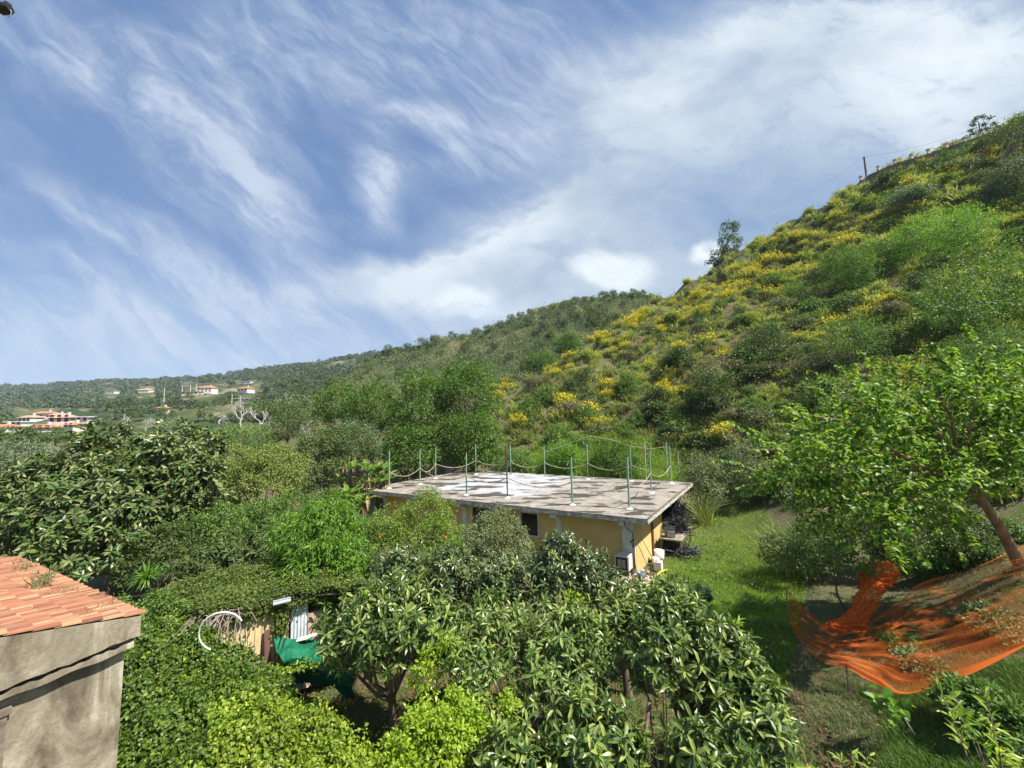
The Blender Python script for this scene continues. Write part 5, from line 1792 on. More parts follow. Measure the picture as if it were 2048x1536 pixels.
# --- mid distance trees
def big(label, px0, py0, px1, py1, Y, mat='robin', n=170, per=46, rc=.8, size=.26, extra_ells=(), group=None, name='robinia_tree', w=1.0, cat='tree'):
    cx = (px0 + px1) / 2
    base = ground_at(cx, Y)
    e = [ell(px0, py0, px1, py1, Y)] + [ell(*q) for q in extra_ells]
    if cat == 'bush':
        for v in e:
            pass
        e = [(v[0], v[1], v[2] - v[5] * .12, v[3], v[4], v[5] * 1.1) for v in e]
        return tree(name, label, cat, base, e, mat, int(n * 1.9), per, rc, size, 'dia', w, r0=.05, nl=5, group=group, low=-1, shell=.3)
    return tree(name, label, cat, base, e, mat, n, per, rc, size, 'dia', w, r0=.2, nl=12, group=group, low=-.9)
RG = 'robinia trees behind the left end of the outbuilding'
big('broad bright green robinia tree left of the yellow broom slope', 870, 715, 1000, 850, 42, n=200, group=RG, rc=.9)
big('tall robinia tree in the middle of the green clump', 780, 740, 900, 900, 41, n=220, group=RG)
big('robinia tree with a spreading crown above the banana plants', 690, 760, 800, 870, 45, n=180, group=RG)
big('leftmost robinia tree of the clump beside the pale bare trees', 630, 765, 720, 850, 52, n=150, group=RG)
big('dark robinia tree directly behind the roof posts', 880, 820, 1005, 935, 38, n=220, group=RG, mat='robin')
big('low robinia tree behind the banana leaves', 760, 850, 890, 950, 37, n=180, group=RG)
big('small dark green tree left of the robinia clump', 540, 825, 610, 880, 60, 'dark', n=90, name='green_tree', rc=.9)
big('rounded deep green tree right of the bare white trees', 555, 800, 640, 865, 75, 'fartree', n=110, name='green_tree', rc=1.2, size=.34)
big('pale grey-green tree peeping out left of the magnolia', -30, 885, 90, 960, 48, 'olive', n=170, name='olive_tree', rc=.8)
big('light green bushy tree between magnolia and yellow-green tree', 430, 850, 540, 905, 55, 'midg', n=110, name='green_tree', rc=.9)
big('grey-green bush at the foot of the broom slope', 980, 745, 1050, 800, 75, 'olive', n=70, name='grey_bush', rc=1.0, size=.3, cat='bush')
big('round bright green bush at the edge between the two slopes', 1050, 700, 1120, 750, 105, 'robin', n=80, name='green_bush', rc=1.2, size=.4, cat='bush')
big('second round green bush higher between the two slopes', 1105, 665, 1165, 705, 115, 'robin', n=70, name='green_bush', rc=1.3, size=.4, cat='bush')
big('dark holm oak standing high between the two slopes', 1170, 612, 1225, 655, 135, 'dark', n=70, name='oak_tree', rc=1.5, size=.5)
# right upper shrubs of the hillside
big('large dense green bush filling the right border of the hillside', 1860, 480, 2080, 640, 34, 'midg', n=230, per=34, rc=.55, size=.23, name='large_bush', cat='bush',
    extra_ells=[(1840, 560, 1960, 660, 32), (1960, 580, 2100, 700, 30)])
big('bright green bush left of the large dense bush', 1640, 490, 1740, 590, 52, 'robin', n=130, rc=.8, size=.2, name='bright_bush', cat='bush')
big('fresh green shrub with yellow flowers below the ridge at the right', 1800, 420, 1960, 500, 50, 'bright', n=150, rc=.8, size=.2, name='bright_bush', cat='bush')
big('blue-grey bush high on the right below the balustrade', 1770, 375, 1860, 425, 66, 'olive', n=110, rc=.9, size=.26, name='grey_bush', cat='bush')
big('blue-grey bush at the right border below the ridge', 1990, 310, 2070, 400, 54, 'olive', n=110, rc=.8, size=.24, name='grey_bush', cat='bush')
big('dark tree on the ridge at the right border', 2010, 228, 2080, 300, 60, 'dark', n=90, rc=.8, size=.25, name='dark_tree')
big('dark pine crown on the ridge left of the right border', 1965, 262, 2030, 300, 66, 'dark', n=60, rc=.8, size=.25, name='dark_tree')
for i, (x0, y0, x1, y1, Y, mt, lab) in enumerate((
    (1425, 590, 1500, 700, 66, 'dark', 'dark ivy-clad bush in the middle of the broom slope'),
    (1560, 560, 1640, 640, 56, 'midg', 'mid green bush right of the broom slope centre'),
    (1480, 640, 1600, 760, 46, 'dark', 'deep green bush above the steep shaded bank'),
    (1640, 620, 1760, 740, 38, 'midg', 'leafy bush right above the mulberry crown'),
    (1380, 730, 1470, 830, 42, 'dark', 'dark creeper bush on the steep bank'),
    (1110, 745, 1200, 830, 56, 'dark', 'dark green bramble between the broom clumps'),
    (1150, 800, 1240, 880, 50, 'midg', 'green bramble low on the slope behind the roof'),
    (1010, 800, 1110, 880, 52, 'midg', 'bramble thicket right of the robinia clump'),
    (1230, 740, 1290, 830, 50, 'midg', 'green bush on the bare earth face'),
    (1560, 870, 1640, 980, 30, 'midg', 'grassy bush at the foot of the shaded bank'),
    (1440, 880, 1540, 990, 31, 'scrub', 'feathery shrub behind the right end of the roof'),
    (1360, 900, 1450, 1000, 31, 'scrub', 'olive-green shrub right behind the corner post'),
    (1090, 880, 1160, 940, 38, 'bright', 'fresh yellow-green shrub behind the roof posts'),
    (1180, 880, 1280, 950, 37, 'robin', 'low green shrub on the grassy rise behind the roof'),
    (980, 900, 1070, 950, 39, 'midg', 'low shrub behind the roof left of the fresh green one'),
    (1700, 480, 1790, 560, 54, 'robin', 'green bush between two flowering brooms on the upper slope'),
    (1750, 345, 1800, 385, 78, 'dark', 'dark bush just under the balustrade wall'),
    (1900, 650, 2060, 760, 26, 'midg', 'leafy shrub behind the mulberry at the right border'),
    (1880, 1060, 1990, 1130, 15, 'dark', 'dark low bramble on the bank left of the mulberry trunk'),
    (1985, 1040, 2070, 1110, 15.5, 'midg', 'leafy bramble right behind the mulberry trunk base'),
    (1820, 1090, 1900, 1150, 15.5, 'midg', 'low weeds on the bank above the orange net'),
    (1700, 1000, 1830, 1110, 17, 'dark', 'dark shrub in the shade under the mulberry'),
    (1860, 1010, 2000, 1110, 16.5, 'dark', 'dark bramble behind the leaning mulberry trunk'),
    (1800, 1310, 1880, 1345, 10.6, 'scrub', 'weedy bush under the orange net'),
    (1930, 1215, 2040, 1275, 11, 'scrub', 'tall weeds pushing up under the orange net at the right'),
    (1770, 1275, 1850, 1310, 11.6, 'midg', 'green bush beneath the middle of the orange net'),
    (1900, 1370, 2060, 1470, 8.3, 'midg', 'leafy bush below the right end of the orange net'))):
    sz = max(.1, Y * .0045)
    big(lab, x0, y0, x1, y1, Y, mt, n=int(60 + (x1 - x0) * .5), per=40, rc=Y * .0135, size=sz, name='hillside_bush' if Y > 25 else 'bush', cat='bush')

# many small shrubs of the slope, copied
def bush_proto(seed, mat, n=46, per=34, rc=.3, size=.15, upr=.8):
    g = np.random.default_rng(seed)
    P, out = puffs([(0, 0, .5, 1, 1, upr), (g.uniform(-.6, .6), g.uniform(-.6, .6), .7, .7, .7, .6)], n, .35, -.6, g)
    b = MB(); clump_leaves(b, P, out, per, rc, size)
    b2 = MB()
    for k in range(5):
        e_ = P[g.integers(len(P))]
        b2.tube([[0, 0, -.4], e_ * .5, e_], [.04, .03, .012], 5, cap=False)
    return b.build('foliage', M[mat], None), b2.build('stems', M['bark'], None)
SB = {k: [bush_proto(50 + i * 7 + j, k) for j in range(2)] for i, k in enumerate(('dark', 'midg', 'scrub', 'robin', 'dry'))}
KN = {'dark': 'dark green shrub', 'midg': 'mid green leafy shrub', 'scrub': 'grey-green scrubby bush', 'robin': 'fresh green shrub', 'dry': 'dead grey-brown shrub'}
SH = []
def scatter(poly_, n, kinds, s0, s1):
    for (x, y) in sample_px0(poly_, n):
        SH.append((x, y, kinds[int(rng.integers(len(kinds)))], rng.uniform(s0, s1)))
def sample_px0(poly_, n):
    P = np.array(poly_, float); q = rng.uniform(P.min(0), P.max(0), (n * 4, 2))
    return q[inpoly(q, [tuple(v) for v in P])][:n]
scatter([(1380, 640), (1560, 560), (1900, 560), (1900, 760), (1600, 860), (1500, 960), (1300, 900), (1100, 900), (1000, 860), (1150, 760), (1300, 740)], 85, ['dark', 'midg', 'dark', 'scrub', 'midg', 'dry'], .8, 1.7)
scatter([(1700, 400), (1830, 340), (2080, 240), (2080, 480), (1850, 560), (1650, 560)], 48, ['dark', 'midg', 'robin', 'scrub'], .8, 1.7)
scatter([(1010, 790), (1200, 700), (1400, 600), (1640, 430), (1700, 440), (1560, 560), (1380, 660), (1180, 780)], 48, ['scrub', 'dry', 'scrub', 'midg'], .5, 1.1)
hits = cast(np.array([v[:2] for v in SH]), 18)
for q, (x, y, kd, sz) in zip(hits, SH):
    if not np.isfinite(q[0]):
        continue
    wh = region(x, y, [(1700, 0, 2100, 400, 'just below the balustrade wall'), (1850, 400, 2100, 580, 'on the upper slope at the right border'), (1600, 400, 1850, 580, 'on the upper slope below the utility pole'),
                       (1600, 580, 1740, 900, 'on the slope above the left of the mulberry crown'), (1740, 580, 1860, 900, 'on the slope above the middle of the mulberry crown'), (1860, 580, 2100, 900, 'on the slope above the right of the mulberry crown'), (1400, 580, 1600, 760, 'in the middle of the near slope'), (1300, 740, 1600, 1000, 'on the steep shaded bank above the lawn'),
                       (1100, 780, 1300, 1000, 'on the bank behind the roof posts'), (900, 780, 1100, 1000, 'between the robinia clump and the bank'), (1400, 0, 1700, 580, 'near the skyline of the near slope'), (0, 0, 9999, 9999, 'along the left edge of the near slope')])
    fo, st_ = SB[kd][int(rng.integers(2))]
    t = empty('slope_shrub', q, KN[kd] + ' ' + wh, 'shrub', 'group of ' + KN[kd] + ' ' + wh)
    k_ = sz * (.6 + .012 * q[1])
    t.scale = (k_, k_, k_ * rng.uniform(.7, 1.1)); t.rotation_euler = (0, 0, rng.uniform(0, 6))
    for m_ in (fo, st_):
        o = m_.copy(); scene.collection.objects.link(o); o.parent = t
for v in SB.values():
    for p in v:
        for o in p:
            bpy.data.objects.remove(o)
# poplar and tufted tree on the ridge
big('slender upright tree standing alone on the ridge skyline', 1442, 440, 1476, 520, 90, 'fartree', n=60, rc=.8, size=.4, name='slender_tree')
big('dark bush at the foot of the slender skyline tree', 1415, 500, 1470, 535, 90, 'dark', n=40, rc=.9, size=.4, name='ridge_bush', cat='bush')
def tuft_tree():
    base = at(1962, 292, 76); base[2] = gz(base)
    t = empty('tufted_tree', base, 'open-branched tree with dark round tufts on the ridge beside the balustrade', 'tree')
    b = MB(); c = MB()
    mid = at(1960, 270, 76)
    b.tube([base, mid, at(1958, 245, 76)], [.16, .12, .07], 6)
    for (x, y) in ((1940, 262), (1945, 250), (1955, 236), (1968, 234), (1980, 236), (1988, 248), (1990, 256), (1975, 258), (1968, 250), (1950, 268), (1938, 272), (1962, 262), (1948, 242), (1984, 268), (1974, 270)):
        q = at(x, y, 76 + rng.uniform(-1.5, 1.5))
        b.tube([mid + rng.normal(0, .2, 3), (mid + q) / 2 + [0, 0, -.2], q], [.06, .045, .03], 5, cap=False)
        c_P = q + rng.normal(0, .22, (40, 3)) * [1, 1, .7]
        put(c, 'dia', c_P, rng.normal(0, 1, (40, 3)) + [0, 0, .4], rng.normal(0, 1, (40, 3)), .45, w=.9)
    b.build('trunk', M['bark'], t); c.build('crown', M['dark'], t)
tuft_tree()

# balustrade wall on the ridge
def balustrade():
    pts = [(1655, 412, 91), (1690, 390, 90), (1720, 366, 88.5), (1738, 353, 88), (1790, 331, 85), (1825, 321, 83), (1860, 310, 81.5), (1895, 298, 80), (1930, 287, 78.5), (1965, 275, 77), (2000, 262, 75)]
    W3 = [at(q[0], q[1] - 3, q[2] - 3.0) for q in pts]
    t = empty('balustrade_wall', [W3[4][0], W3[4][1], gz(W3[4])], 'long retaining wall with red and white balustrade posts along the ridge', 'wall')
    b = MB()
    for p, q in zip(W3[:-1], W3[1:]):
        d = unit((q - p) * [1, 1, 0]); nrm = np.array([-d[1], d[0], 0]) * .2
        zb = min(gz(p), gz(q)) - .8
        lo_ = [p - nrm, q - nrm, q + nrm, p + nrm]
        b.hexa([np.array([v[0], v[1], zb]) for v in lo_] + lo_)
    b.build('wall', plain('dark_concrete', (.20, .17, .13), .9, c2=(.11, .09, .07), scale=1), t)  # dark brownish concrete, mottled at random
    pm = plain('red_white_paint', (.62, .36, .30), .8, c2=(.7, .6, .55), scale=1.5)
    n = 0
    for (x, y, Y) in [(1757, 344, 87), (1790, 331, 85), (1823, 321, 83), (1857, 311, 81.5), (1893, 299, 80), (1930, 287, 78.5), (1722, 364, 88.3), (1700, 382, 89.5)]:
        p = at(x, y - 3, Y - 3.0)
        b = MB()
        b.box(p + [0, 0, .5], (.35, .35, 1.0)); b.box(p + [0, 0, 1.04], (.62, .62, .12)); b.box(p + [0, 0, .05], (.5, .5, .14))
        b.build('post', pm, t)
    b = MB()
    up = np.array([0, 0, .78])
    rp = [W3[2], W3[3], W3[4], W3[5], W3[6], W3[7], W3[8], W3[9]]
    b.tube([p + up for p in rp], .035, 5); b.tube([p + up * .45 for p in rp], .03, 5)
    b.build('rail', M['plaw'], t)
balustrade()
def pole(name, label, p, h, r, mat, lean=(0, 0), arm=True, group=None):
    p = np.array(p, float)
    t = empty(name, p, label, 'utility pole', group)
    tp = p + [lean[0], lean[1], h]
    b = MB(); b.tube([p - [0, 0, .5], tp], [r * 1.3, r], 8); b.build('pole', mat, t)
    if arm:
        b = MB(); b.box(tp - [0, 0, h * .06], (h * .14, .1, .1)); b.build('crossarm', mat, t)
    return tp
pb = at(1733, 354, 87.5)
pt_ = at(1728, 314, 87.5)
t1 = pole('utility_pole', 'slightly leaning wooden utility pole on the ridge skyline', pb, pt_[2] - pb[2], .17, M['twig'], (pt_[0] - pb[0], 0))
b = MB()
q2 = at(2100, 190, 70)
tt = np.linspace(0, 1, 16)[:, None]
w_ = t1 * (1 - tt) + q2 * tt; w_[:, 2] -= (2.0 * 4 * tt * (1 - tt))[:, 0]
b.tube(w_, .018, 4)
q3 = at(1500, 430, 130); w_ = t1 * (1 - tt) + q3 * tt; w_[:, 2] -= (2.5 * 4 * tt * (1 - tt))[:, 0]
b.tube(w_, .016, 4)
tag(b.build('power_line', M['iron'], None), 'thin power line sagging from the leaning pole on the ridge', 'cable')

# --- second hill: olive trees along its crest, shrubs on its face
def proto(seed, mat, n=34, per=26, rc=.55, size=.36, flat=.7, trunk=True):
    g = np.random.default_rng(seed)
    P, out = puffs([(0, 0, 2.0, 1.9, 1.9, 1.9 * flat), (g.uniform(-.8, .8), g.uniform(-.5, .5), 2.6, 1.2, 1.2, .9)], n, .5, -.8, g)
    b = MB(); clump_leaves(b, P, out, per, rc, size)
    b2 = MB(); b2.tube([[0, 0, -.6], [.05, 0, .7], [0, .1, 1.9]], [.2, .15, .08], 6)
    a = b.build('crown', M[mat], None); c = b2.build('trunk', M['bark'], None)
    return a, c
def place(protos, name, label, cat, group, pos, sc, rz, which):
    a, c = protos[which % len(protos)]
    t = empty(name, pos, label, cat, group)
    t.rotation_euler = (0, 0, rz); t.scale = (sc, sc, sc)
    for s in (a, c):
        o = s.copy(); scene.collection.objects.link(o); o.parent = t
    return t
def drop(protos):
    for p in protos:
        for o in p:
            bpy.data.objects.remove(o)
pol = [proto(11, 'olive'), proto(12, 'olive'), proto(13, 'olive')]
pdk = [proto(21, 'dark'), proto(22, 'fartree'), proto(23, 'fartree')]
crest = [(700, 718), (745, 708), (775, 702), (815, 694), (846, 689), (872, 684), (905, 674), (925, 672), (952, 666), (975, 658), (1000, 649), (1022, 640), (1042, 633), (1062, 626), (1085, 620), (1106, 614),
         (1128, 608), (1150, 602), (1168, 599), (1186, 596), (1206, 593), (1226, 590), (1246, 590), (1266, 590), (1284, 592), (1300, 594), (1316, 597),
         (1034, 652), (1060, 643), (1088, 634), (1115, 627), (1145, 620), (1175, 615), (1010, 664), (985, 676), (1120, 640), (1205, 612), (1250, 606), (1285, 610), (1090, 652)]
pos = cast(np.array([(x, y + 7) for x, y in crest]), 120)
for i, (q, (x, y)) in enumerate(zip(pos, crest)):
    if not np.isfinite(q[0]):
        continue
    dk = (x > 1130 and y < 604) or i in (5, 6, 1)
    wh = region(x, y, [(0, 0, 800, 999, 'at the left foot of the second hill crest'), (800, 0, 1000, 999, 'along the left part of the second hill crest'), (1000, 0, 1130, 999, 'along the middle of the second hill crest'),
                       (1130, 0, 1230, 999, 'at the top of the second hill'), (1230, 0, 9999, 999, 'on the second hill next to the broom slope')])
    place(pdk if dk else pol, 'oak_tree' if dk else 'olive_tree', ('dark rounded tree ' if dk else 'grey-green olive tree ') + wh, 'tree', ('dark trees ' if dk else 'olive trees ') + wh, q, rng.uniform(1.0, 1.6) * (1.25 if x < 900 else 1.0) * .85, rng.uniform(0, 6), i)
mid = [(1130, 655), (1180, 660), (1080, 700), (1020, 720), (960, 735), (900, 760), (860, 770), (830, 720), (880, 715), (930, 705), (990, 700), (1230, 640), (1050, 745), (760, 760), (735, 745), (700, 790),
       (670, 800), (715, 765), (800, 755), (1150, 640), (640, 790), (1100, 680)]
pos = cast(np.array(mid), 95)
for i, (q, (x, y)) in enumerate(zip(pos, mid)):
    if np.isfinite(q[0]):
        wh = region(x, y, [(0, 0, 780, 999, 'on the left foot of the second hill'), (780, 0, 920, 999, 'left of the middle on the second hill face'), (920, 0, 1060, 999, 'in the middle of the second hill face'), (1060, 0, 9999, 999, 'on the right of the second hill face')])
        place(pdk, 'hill_bush', 'dark green bush ' + wh, 'bush', 'bushes ' + wh, q, rng.uniform(.7, 1.5), rng.uniform(0, 6), i)
# valley trees seen one by one
val = [(600, 795, 1.5), (580, 812, 1.6), (545, 800, 1.2), (520, 815, 1.4), (470, 800, 1.2), (440, 812, 1.3), (350, 815, 1.6), (330, 800, 1.8), (300, 812, 1.5), (260, 815, 1.7), (240, 800, 1.6), (225, 818, 1.5), (205, 806, 1.2),
       (380, 800, 1.3), (400, 818, 1.1), (600, 770, 2.0), (560, 775, 2.0), (530, 785, 1.8), (630, 760, 2.0), (660, 775, 1.4), (570, 750, 2.2), (610, 740, 2.2), (205, 850, 1.0), (30, 842, .8), (190, 828, 1.0),
       (500, 835, 1.3), (540, 840, 1.5), (590, 838, 1.5), (410, 842, 1.2), (330, 842, 1.2), (270, 842, 1.2), (620, 820, 1.2), (650, 805, 1.3), (60, 897, 1.0), (110, 893, 1.0), (15, 905, 1.2)]
pos = cast(np.array([v[:2] for v in val]), 60)
for i, (q, v) in enumerate(zip(pos, val)):
    if np.isfinite(q[0]):
        ol = i % 5 == 2
        wh = region(v[0], v[1], [(0, 0, 200, 999, 'around the village at the left'), (200, 0, 360, 999, 'in the valley above the magnolia'), (360, 825, 700, 999, 'beside the bare white trees'), (360, 760, 520, 999, 'below the hilltop villa'), (500, 0, 9999, 999, 'in the valley left of the second hill')])
        place(pol if ol else pdk, 'olive_tree' if ol else 'valley_tree', ('pale grey-green tree ' if ol else 'green round-crowned tree ') + wh, 'tree', ('pale trees ' if ol else 'green trees ') + wh, q, v[2] * 1.25, rng.uniform(0, 6), i)
drop(pol); drop(pdk)
# bare pale trees
def bare(label, px, py, Y, h, seed, group='bare pale trees in the valley'):
    g = np.random.default_rng(seed)
    p = at(px, py, Y); p[2] = gz(p)
    t = empty('bare_tree', p, label, 'tree', group)
    b = MB(); c = MB()
    def grow(mb, a, d, L, r, lv):
        e_ = a + d * L
        mb.tube([a, (a + e_) / 2 + g.normal(0, .05 * L, 3), e_], [r, r * .85, r * .6], 5, cap=False)
        if lv:
            for k in range(g.integers(3, 5)):
                nd_ = unit(d + g.normal(0, .55, 3) + [0, 0, .1])
                grow(c, a + d * L * g.uniform(.55, 1), nd_, L * .68, r * .6, lv - 1)
    grow(b, p - [0, 0, .3], np.array([0, 0, 1.0]), h * .33, h * .022, 4)
    b.build('trunk', M['barkg'], t); c.build('branches', M['barkg'], t)
for i, a in enumerate([('big bare white tree left of the deep green tree', 482, 862, 95, 7.5), ('bare white tree at the end of the pale wall', 440, 858, 100, 6.5), ('bushy bare white tree right of the big bare one', 520, 850, 92, 6.5),
                       ('bare white tree above the top of the magnolia', 262, 862, 110, 7), ('smaller bare tree beside the magnolia top', 290, 860, 115, 6), ('dry bare tree beside the robinia clump', 620, 850, 62, 5)]):
    bare(a[0], a[1], a[2], a[3], a[4] * 1.3, 40 + i)
bare('small dry tree with pale twigs amid the robinia clump', 905, 830, 36, 4.5, 60)

# --- valley buildings and poles
M['hwall'] = plain('cream_house_wall', (.66, .60, .52), .85, scale=.4)
M['hwhite'] = plain('white_house_wall', (.76, .74, .72), .85, scale=.4)
M['hroof'] = plain('terracotta_roof', (.48, .18, .09), .85, c2=(.38, .15, .09), scale=.6)
M['hroofp'] = plain('faded_terracotta', (.50, .30, .22), .85, c2=(.42, .22, .15), scale=.6)
M['hwin'] = plain('window_dark', (.05, .05, .06), .3)
def house(label, px, py, Y, w, d, h, rz, wall='hwall', roof='hroof', win=3, flat=False, group=None, storeys=1):
    hit = cast(np.array([(px, py + 3)]), 90)[0]
    if np.isfinite(hit[0]):
        k_ = hit[1] / Y
        p = hit; k_ *= .85; w, d, h = w * k_, d * k_, h * k_
    else:
        p = at(px, py, Y)
    base = np.array([p[0], p[1], min(gz(p), p[2])])
    t = empty('hillside_house', base, label, 'house', group)
    c, s = math.cos(rz), math.sin(rz)
    def L(x, y, z): return np.array([p[0] + c * x - s * y, p[1] + s * x + c * y, p[2] + z])
    b = MB()
    zb = base[2] - p[2] - 1
    b.hexa([L(-w/2, -d/2, zb), L(w/2, -d/2, zb), L(w/2, d/2, zb), L(-w/2, d/2, zb), L(-w/2, -d/2, h), L(w/2, -d/2, h), L(w/2, d/2, h), L(-w/2, d/2, h)])
    b.build('wall', M[wall], t)
    b = MB()
    e = .6
    rh = .22 * d
    if flat:
        b.hexa([L(-w/2-e, -d/2-e, h+.01), L(w/2+e, -d/2-e, h+.01), L(w/2+e, d/2+e, h+.01), L(-w/2-e, d/2+e, h+.01), L(-w/2-e, -d/2-e, h+.3), L(w/2+e, -d/2-e, h+.3), L(w/2+e, d/2+e, h+.3), L(-w/2-e, d/2+e, h+.3)])
    else:
        b.add([L(-w/2-e, -d/2-e, h), L(w/2+e, -d/2-e, h), L(w/2+e, d/2+e, h), L(-w/2-e, d/2+e, h), L(-w/2+d*.25, 0, h+rh), L(w/2-d*.25, 0, h+rh)],
              [[0, 3, 2, 1], [0, 1, 5, 4], [2, 3, 4, 5]])
        b.add([L(-w/2-e, -d/2-e, h), L(w/2+e, -d/2-e, h), L(w/2+e, d/2+e, h), L(-w/2-e, d/2+e, h), L(-w/2+d*.25, 0, h+rh), L(w/2-d*.25, 0, h+rh)], [[1, 2, 5], [3, 0, 4]])
    b.build('roof', M[roof], t)
    for st_ in range(storeys):
        z0 = .9 + st_ * h / storeys
        for k in range(win):
            x = (k + .5) / win * w - w / 2
            b = MB(); b.hexa([L(x-.5, -d/2-.06, z0), L(x+.5, -d/2-.06, z0), L(x+.5, -d/2-.003, z0), L(x-.5, -d/2-.003, z0), L(x-.5, -d/2-.06, z0+1.3), L(x+.5, -d/2-.06, z0+1.3), L(x+.5, -d/2-.003, z0+1.3), L(x-.5, -d/2-.003, z0+1.3)])
            b.build('window', M['hwin'], t)
    if not flat:
        b = MB(); b.box(L(w * .2, 0, h + rh + .3), (.6, .6, 1.2)); b.build('chimney', M['hwhite'], t)
for a in [
    ('two-storey villa with wide terracotta roof in the middle of the village', 128, 846, 200, 10, 8, 4.0, .3, 'hwall', 'hroofp', 3, False, 2),
    ('villa with the highest red roof of the village', 92, 834, 225, 10, 7, 3.4, .2, 'hwall', 'hroof', 3, False, 1),
    ('pale-roofed house left of the highest red roof', 62, 842, 215, 9, 7, 3.2, -.1, 'hwhite', 'hroofp', 3, False, 1),
    ('house with faded roof just right of the highest red roof', 118, 836, 222, 8, 6, 3.0, .1, 'hwhite', 'hroofp', 2, False, 1),
    ('low house with orange roof at the front of the village', 88, 860, 180, 9, 7, 2.4, .4, 'hwall', 'hroof', 3, False, 1),
    ('white house cut by the left border of the picture', 8, 864, 165, 9, 7, 3.2, .1, 'hwhite', 'hroof', 3, False, 1),
    ('small white house right of the village behind the treetop', 172, 843, 210, 7, 6, 3.6, .1, 'hwhite', 'hwhite', 2, True, 1),
    ('white flat-roofed house left of the village centre', 38, 850, 195, 8, 6, 2.6, .1, 'hwhite', 'hwhite', 3, True, 1),
    ('small house with red roof between village and front treetops', 150, 856, 185, 7, 6, 2.6, -.2, 'hwall', 'hroof', 2, False, 1),
    ('villa with red roof on the hilltop left of centre', 415, 783, 335, 14, 10, 5.0, .1, 'hwhite', 'hroof', 4, False, 2),
    ('low flat annex beside the hilltop villa', 385, 787, 330, 15, 8, 3, .1, 'hwall', 'hroofp', 4, True, 1),
    ('house with bright red roof right of the hilltop villa', 492, 781, 335, 12, 9, 3.4, -.2, 'hwhite', 'hroof', 3, False, 1),
    ('tiny pale house high on the far slope', 498, 764, 480, 9, 7, 3, 0, 'hwhite', 'hwhite', 2, True, 1),
    ('long low pale house on the far left slope', 290, 782, 420, 16, 8, 3, 0, 'hwall', 'hroofp', 4, False, 1),
    ('pale house hidden in trees on the far left slope', 225, 784, 430, 12, 8, 3, 0, 'hwall', 'hwhite', 3, True, 1),
    ('small shed with red roof amid the valley trees', 327, 822, 190, 5, 4, 2.6, 0, 'hwhite', 'hroof', 1, False, 1),
    ('long low greenhouse with pale roof on the valley slope', 500, 800, 260, 20, 7, 2.2, 0, 'hwall', 'hwhite', 5, True, 1)]:
    house(*a[:11], flat=a[11], storeys=a[12])
# pale wall beyond the magnolia
p0, p1 = at(322, 846, 150), at(416, 846, 150)
b = MB(); zb = min(gz(p0), gz(p1)) - 1
b.hexa([np.array([p0[0], 150, zb]), np.array([p1[0], 150, zb]), np.array([p1[0], 150.3, zb]), np.array([p0[0], 150.3, zb]), p0 + [0, 0, 1], p1 + [0, 0, 1], p1 + [0, .3, 1], p0 + [0, .3, 1]])
tag(b.build('boundary_wall', M['hwhite'], None), 'long pale boundary wall crossing the valley floor', 'wall')
for (px, pyt, pyb, Y, lab) in ((463, 788, 816, 220, 'pale pole right of the hilltop villa in the valley'), (328, 776, 796, 300, 'pole left of the hilltop annex'), (364, 772, 790, 320, 'first tall mast beside the hilltop annex'),
                               (380, 770, 790, 322, 'second tall mast beside the hilltop annex'), (411, 820, 846, 160, 'pair-standing pole at the end of the pale wall'), (480, 792, 815, 230, 'short pole before the greenhouse'),
                               (392, 769, 785, 330, 'thin mast just left of the hilltop villa'), (248, 828, 850, 170, 'small pole above the magnolia top')):
    a_, c_ = at(px, pyb, Y), at(px, pyt, Y)
    a_[2] = min(a_[2], gz(a_) + .2)
    pole('utility_pole', lab, a_, c_[2] - a_[2], Y * .0009, M['barkg'], arm=False, group='poles in the valley')
# small white stakes and water hose behind the outbuilding
b = MB()
hp = [at(x, y, 36) for x, y in ((1090, 905), (1130, 890), (1180, 872), (1225, 880), (1260, 892), (1300, 898), (1335, 893))]
b.tube(hp, .025, 5)
tag(b.build('hose', M['rope'], None), 'pale hose hanging along the slope behind the outbuilding', 'hose')
for i, (x, y0, y1, lab) in enumerate(((1356, 905, 925, 'short pale stake right of the last roof post'), (1332, 885, 910, 'grey stake behind the last roof post'), (1289, 884, 900, 'thin stake carrying the hose on the slope'))):
    p = at(x, y1, 34); q = at(x, y0, 34); p[2] = min(p[2], gz(p))
    b = MB(); b.tube([p, q], .04, 6)
    tag(b.build('wooden_stake', M['barkg'], None), lab, 'stake')

# --- broom bushes in flower
def broom_proto(seed, dens=1.0):
    g = np.random.default_rng(seed)
    n = 230
    A = unit(np.stack([g.normal(0, .5, n), g.normal(0, .5, n), np.ones(n)], -1))
    O = g.normal(0, .22, (n, 3)) * [1, 1, 0]
    L_ = g.uniform(.6, 1.15, n)
    b = MB(); put(b, 'blade', O, A, g.normal(0, 1, (n, 3)), L_, w=.7)
    f = MB()
    nf = int(380 * dens)
    k = g.integers(0, n, nf)
    t_ = g.uniform(.62, 1.02, nf)
    P = O[k] + A[k] * (L_[k] * t_)[:, None] + g.normal(0, .035, (nf, 3))
    put(f, 'dia', P, g.normal(0, 1, (nf, 3)), g.normal(0, 1, (nf, 3)), g.uniform(.08, .155, nf), w=1.4)
    return b.build('stems', M['broom'], None), tag(f.build('flowers', M['flower'], None), kind='stuff')
BP = [broom_proto(31, 1.0), broom_proto(32, .6), broom_proto(33, 1.3), broom_proto(34, .3)]
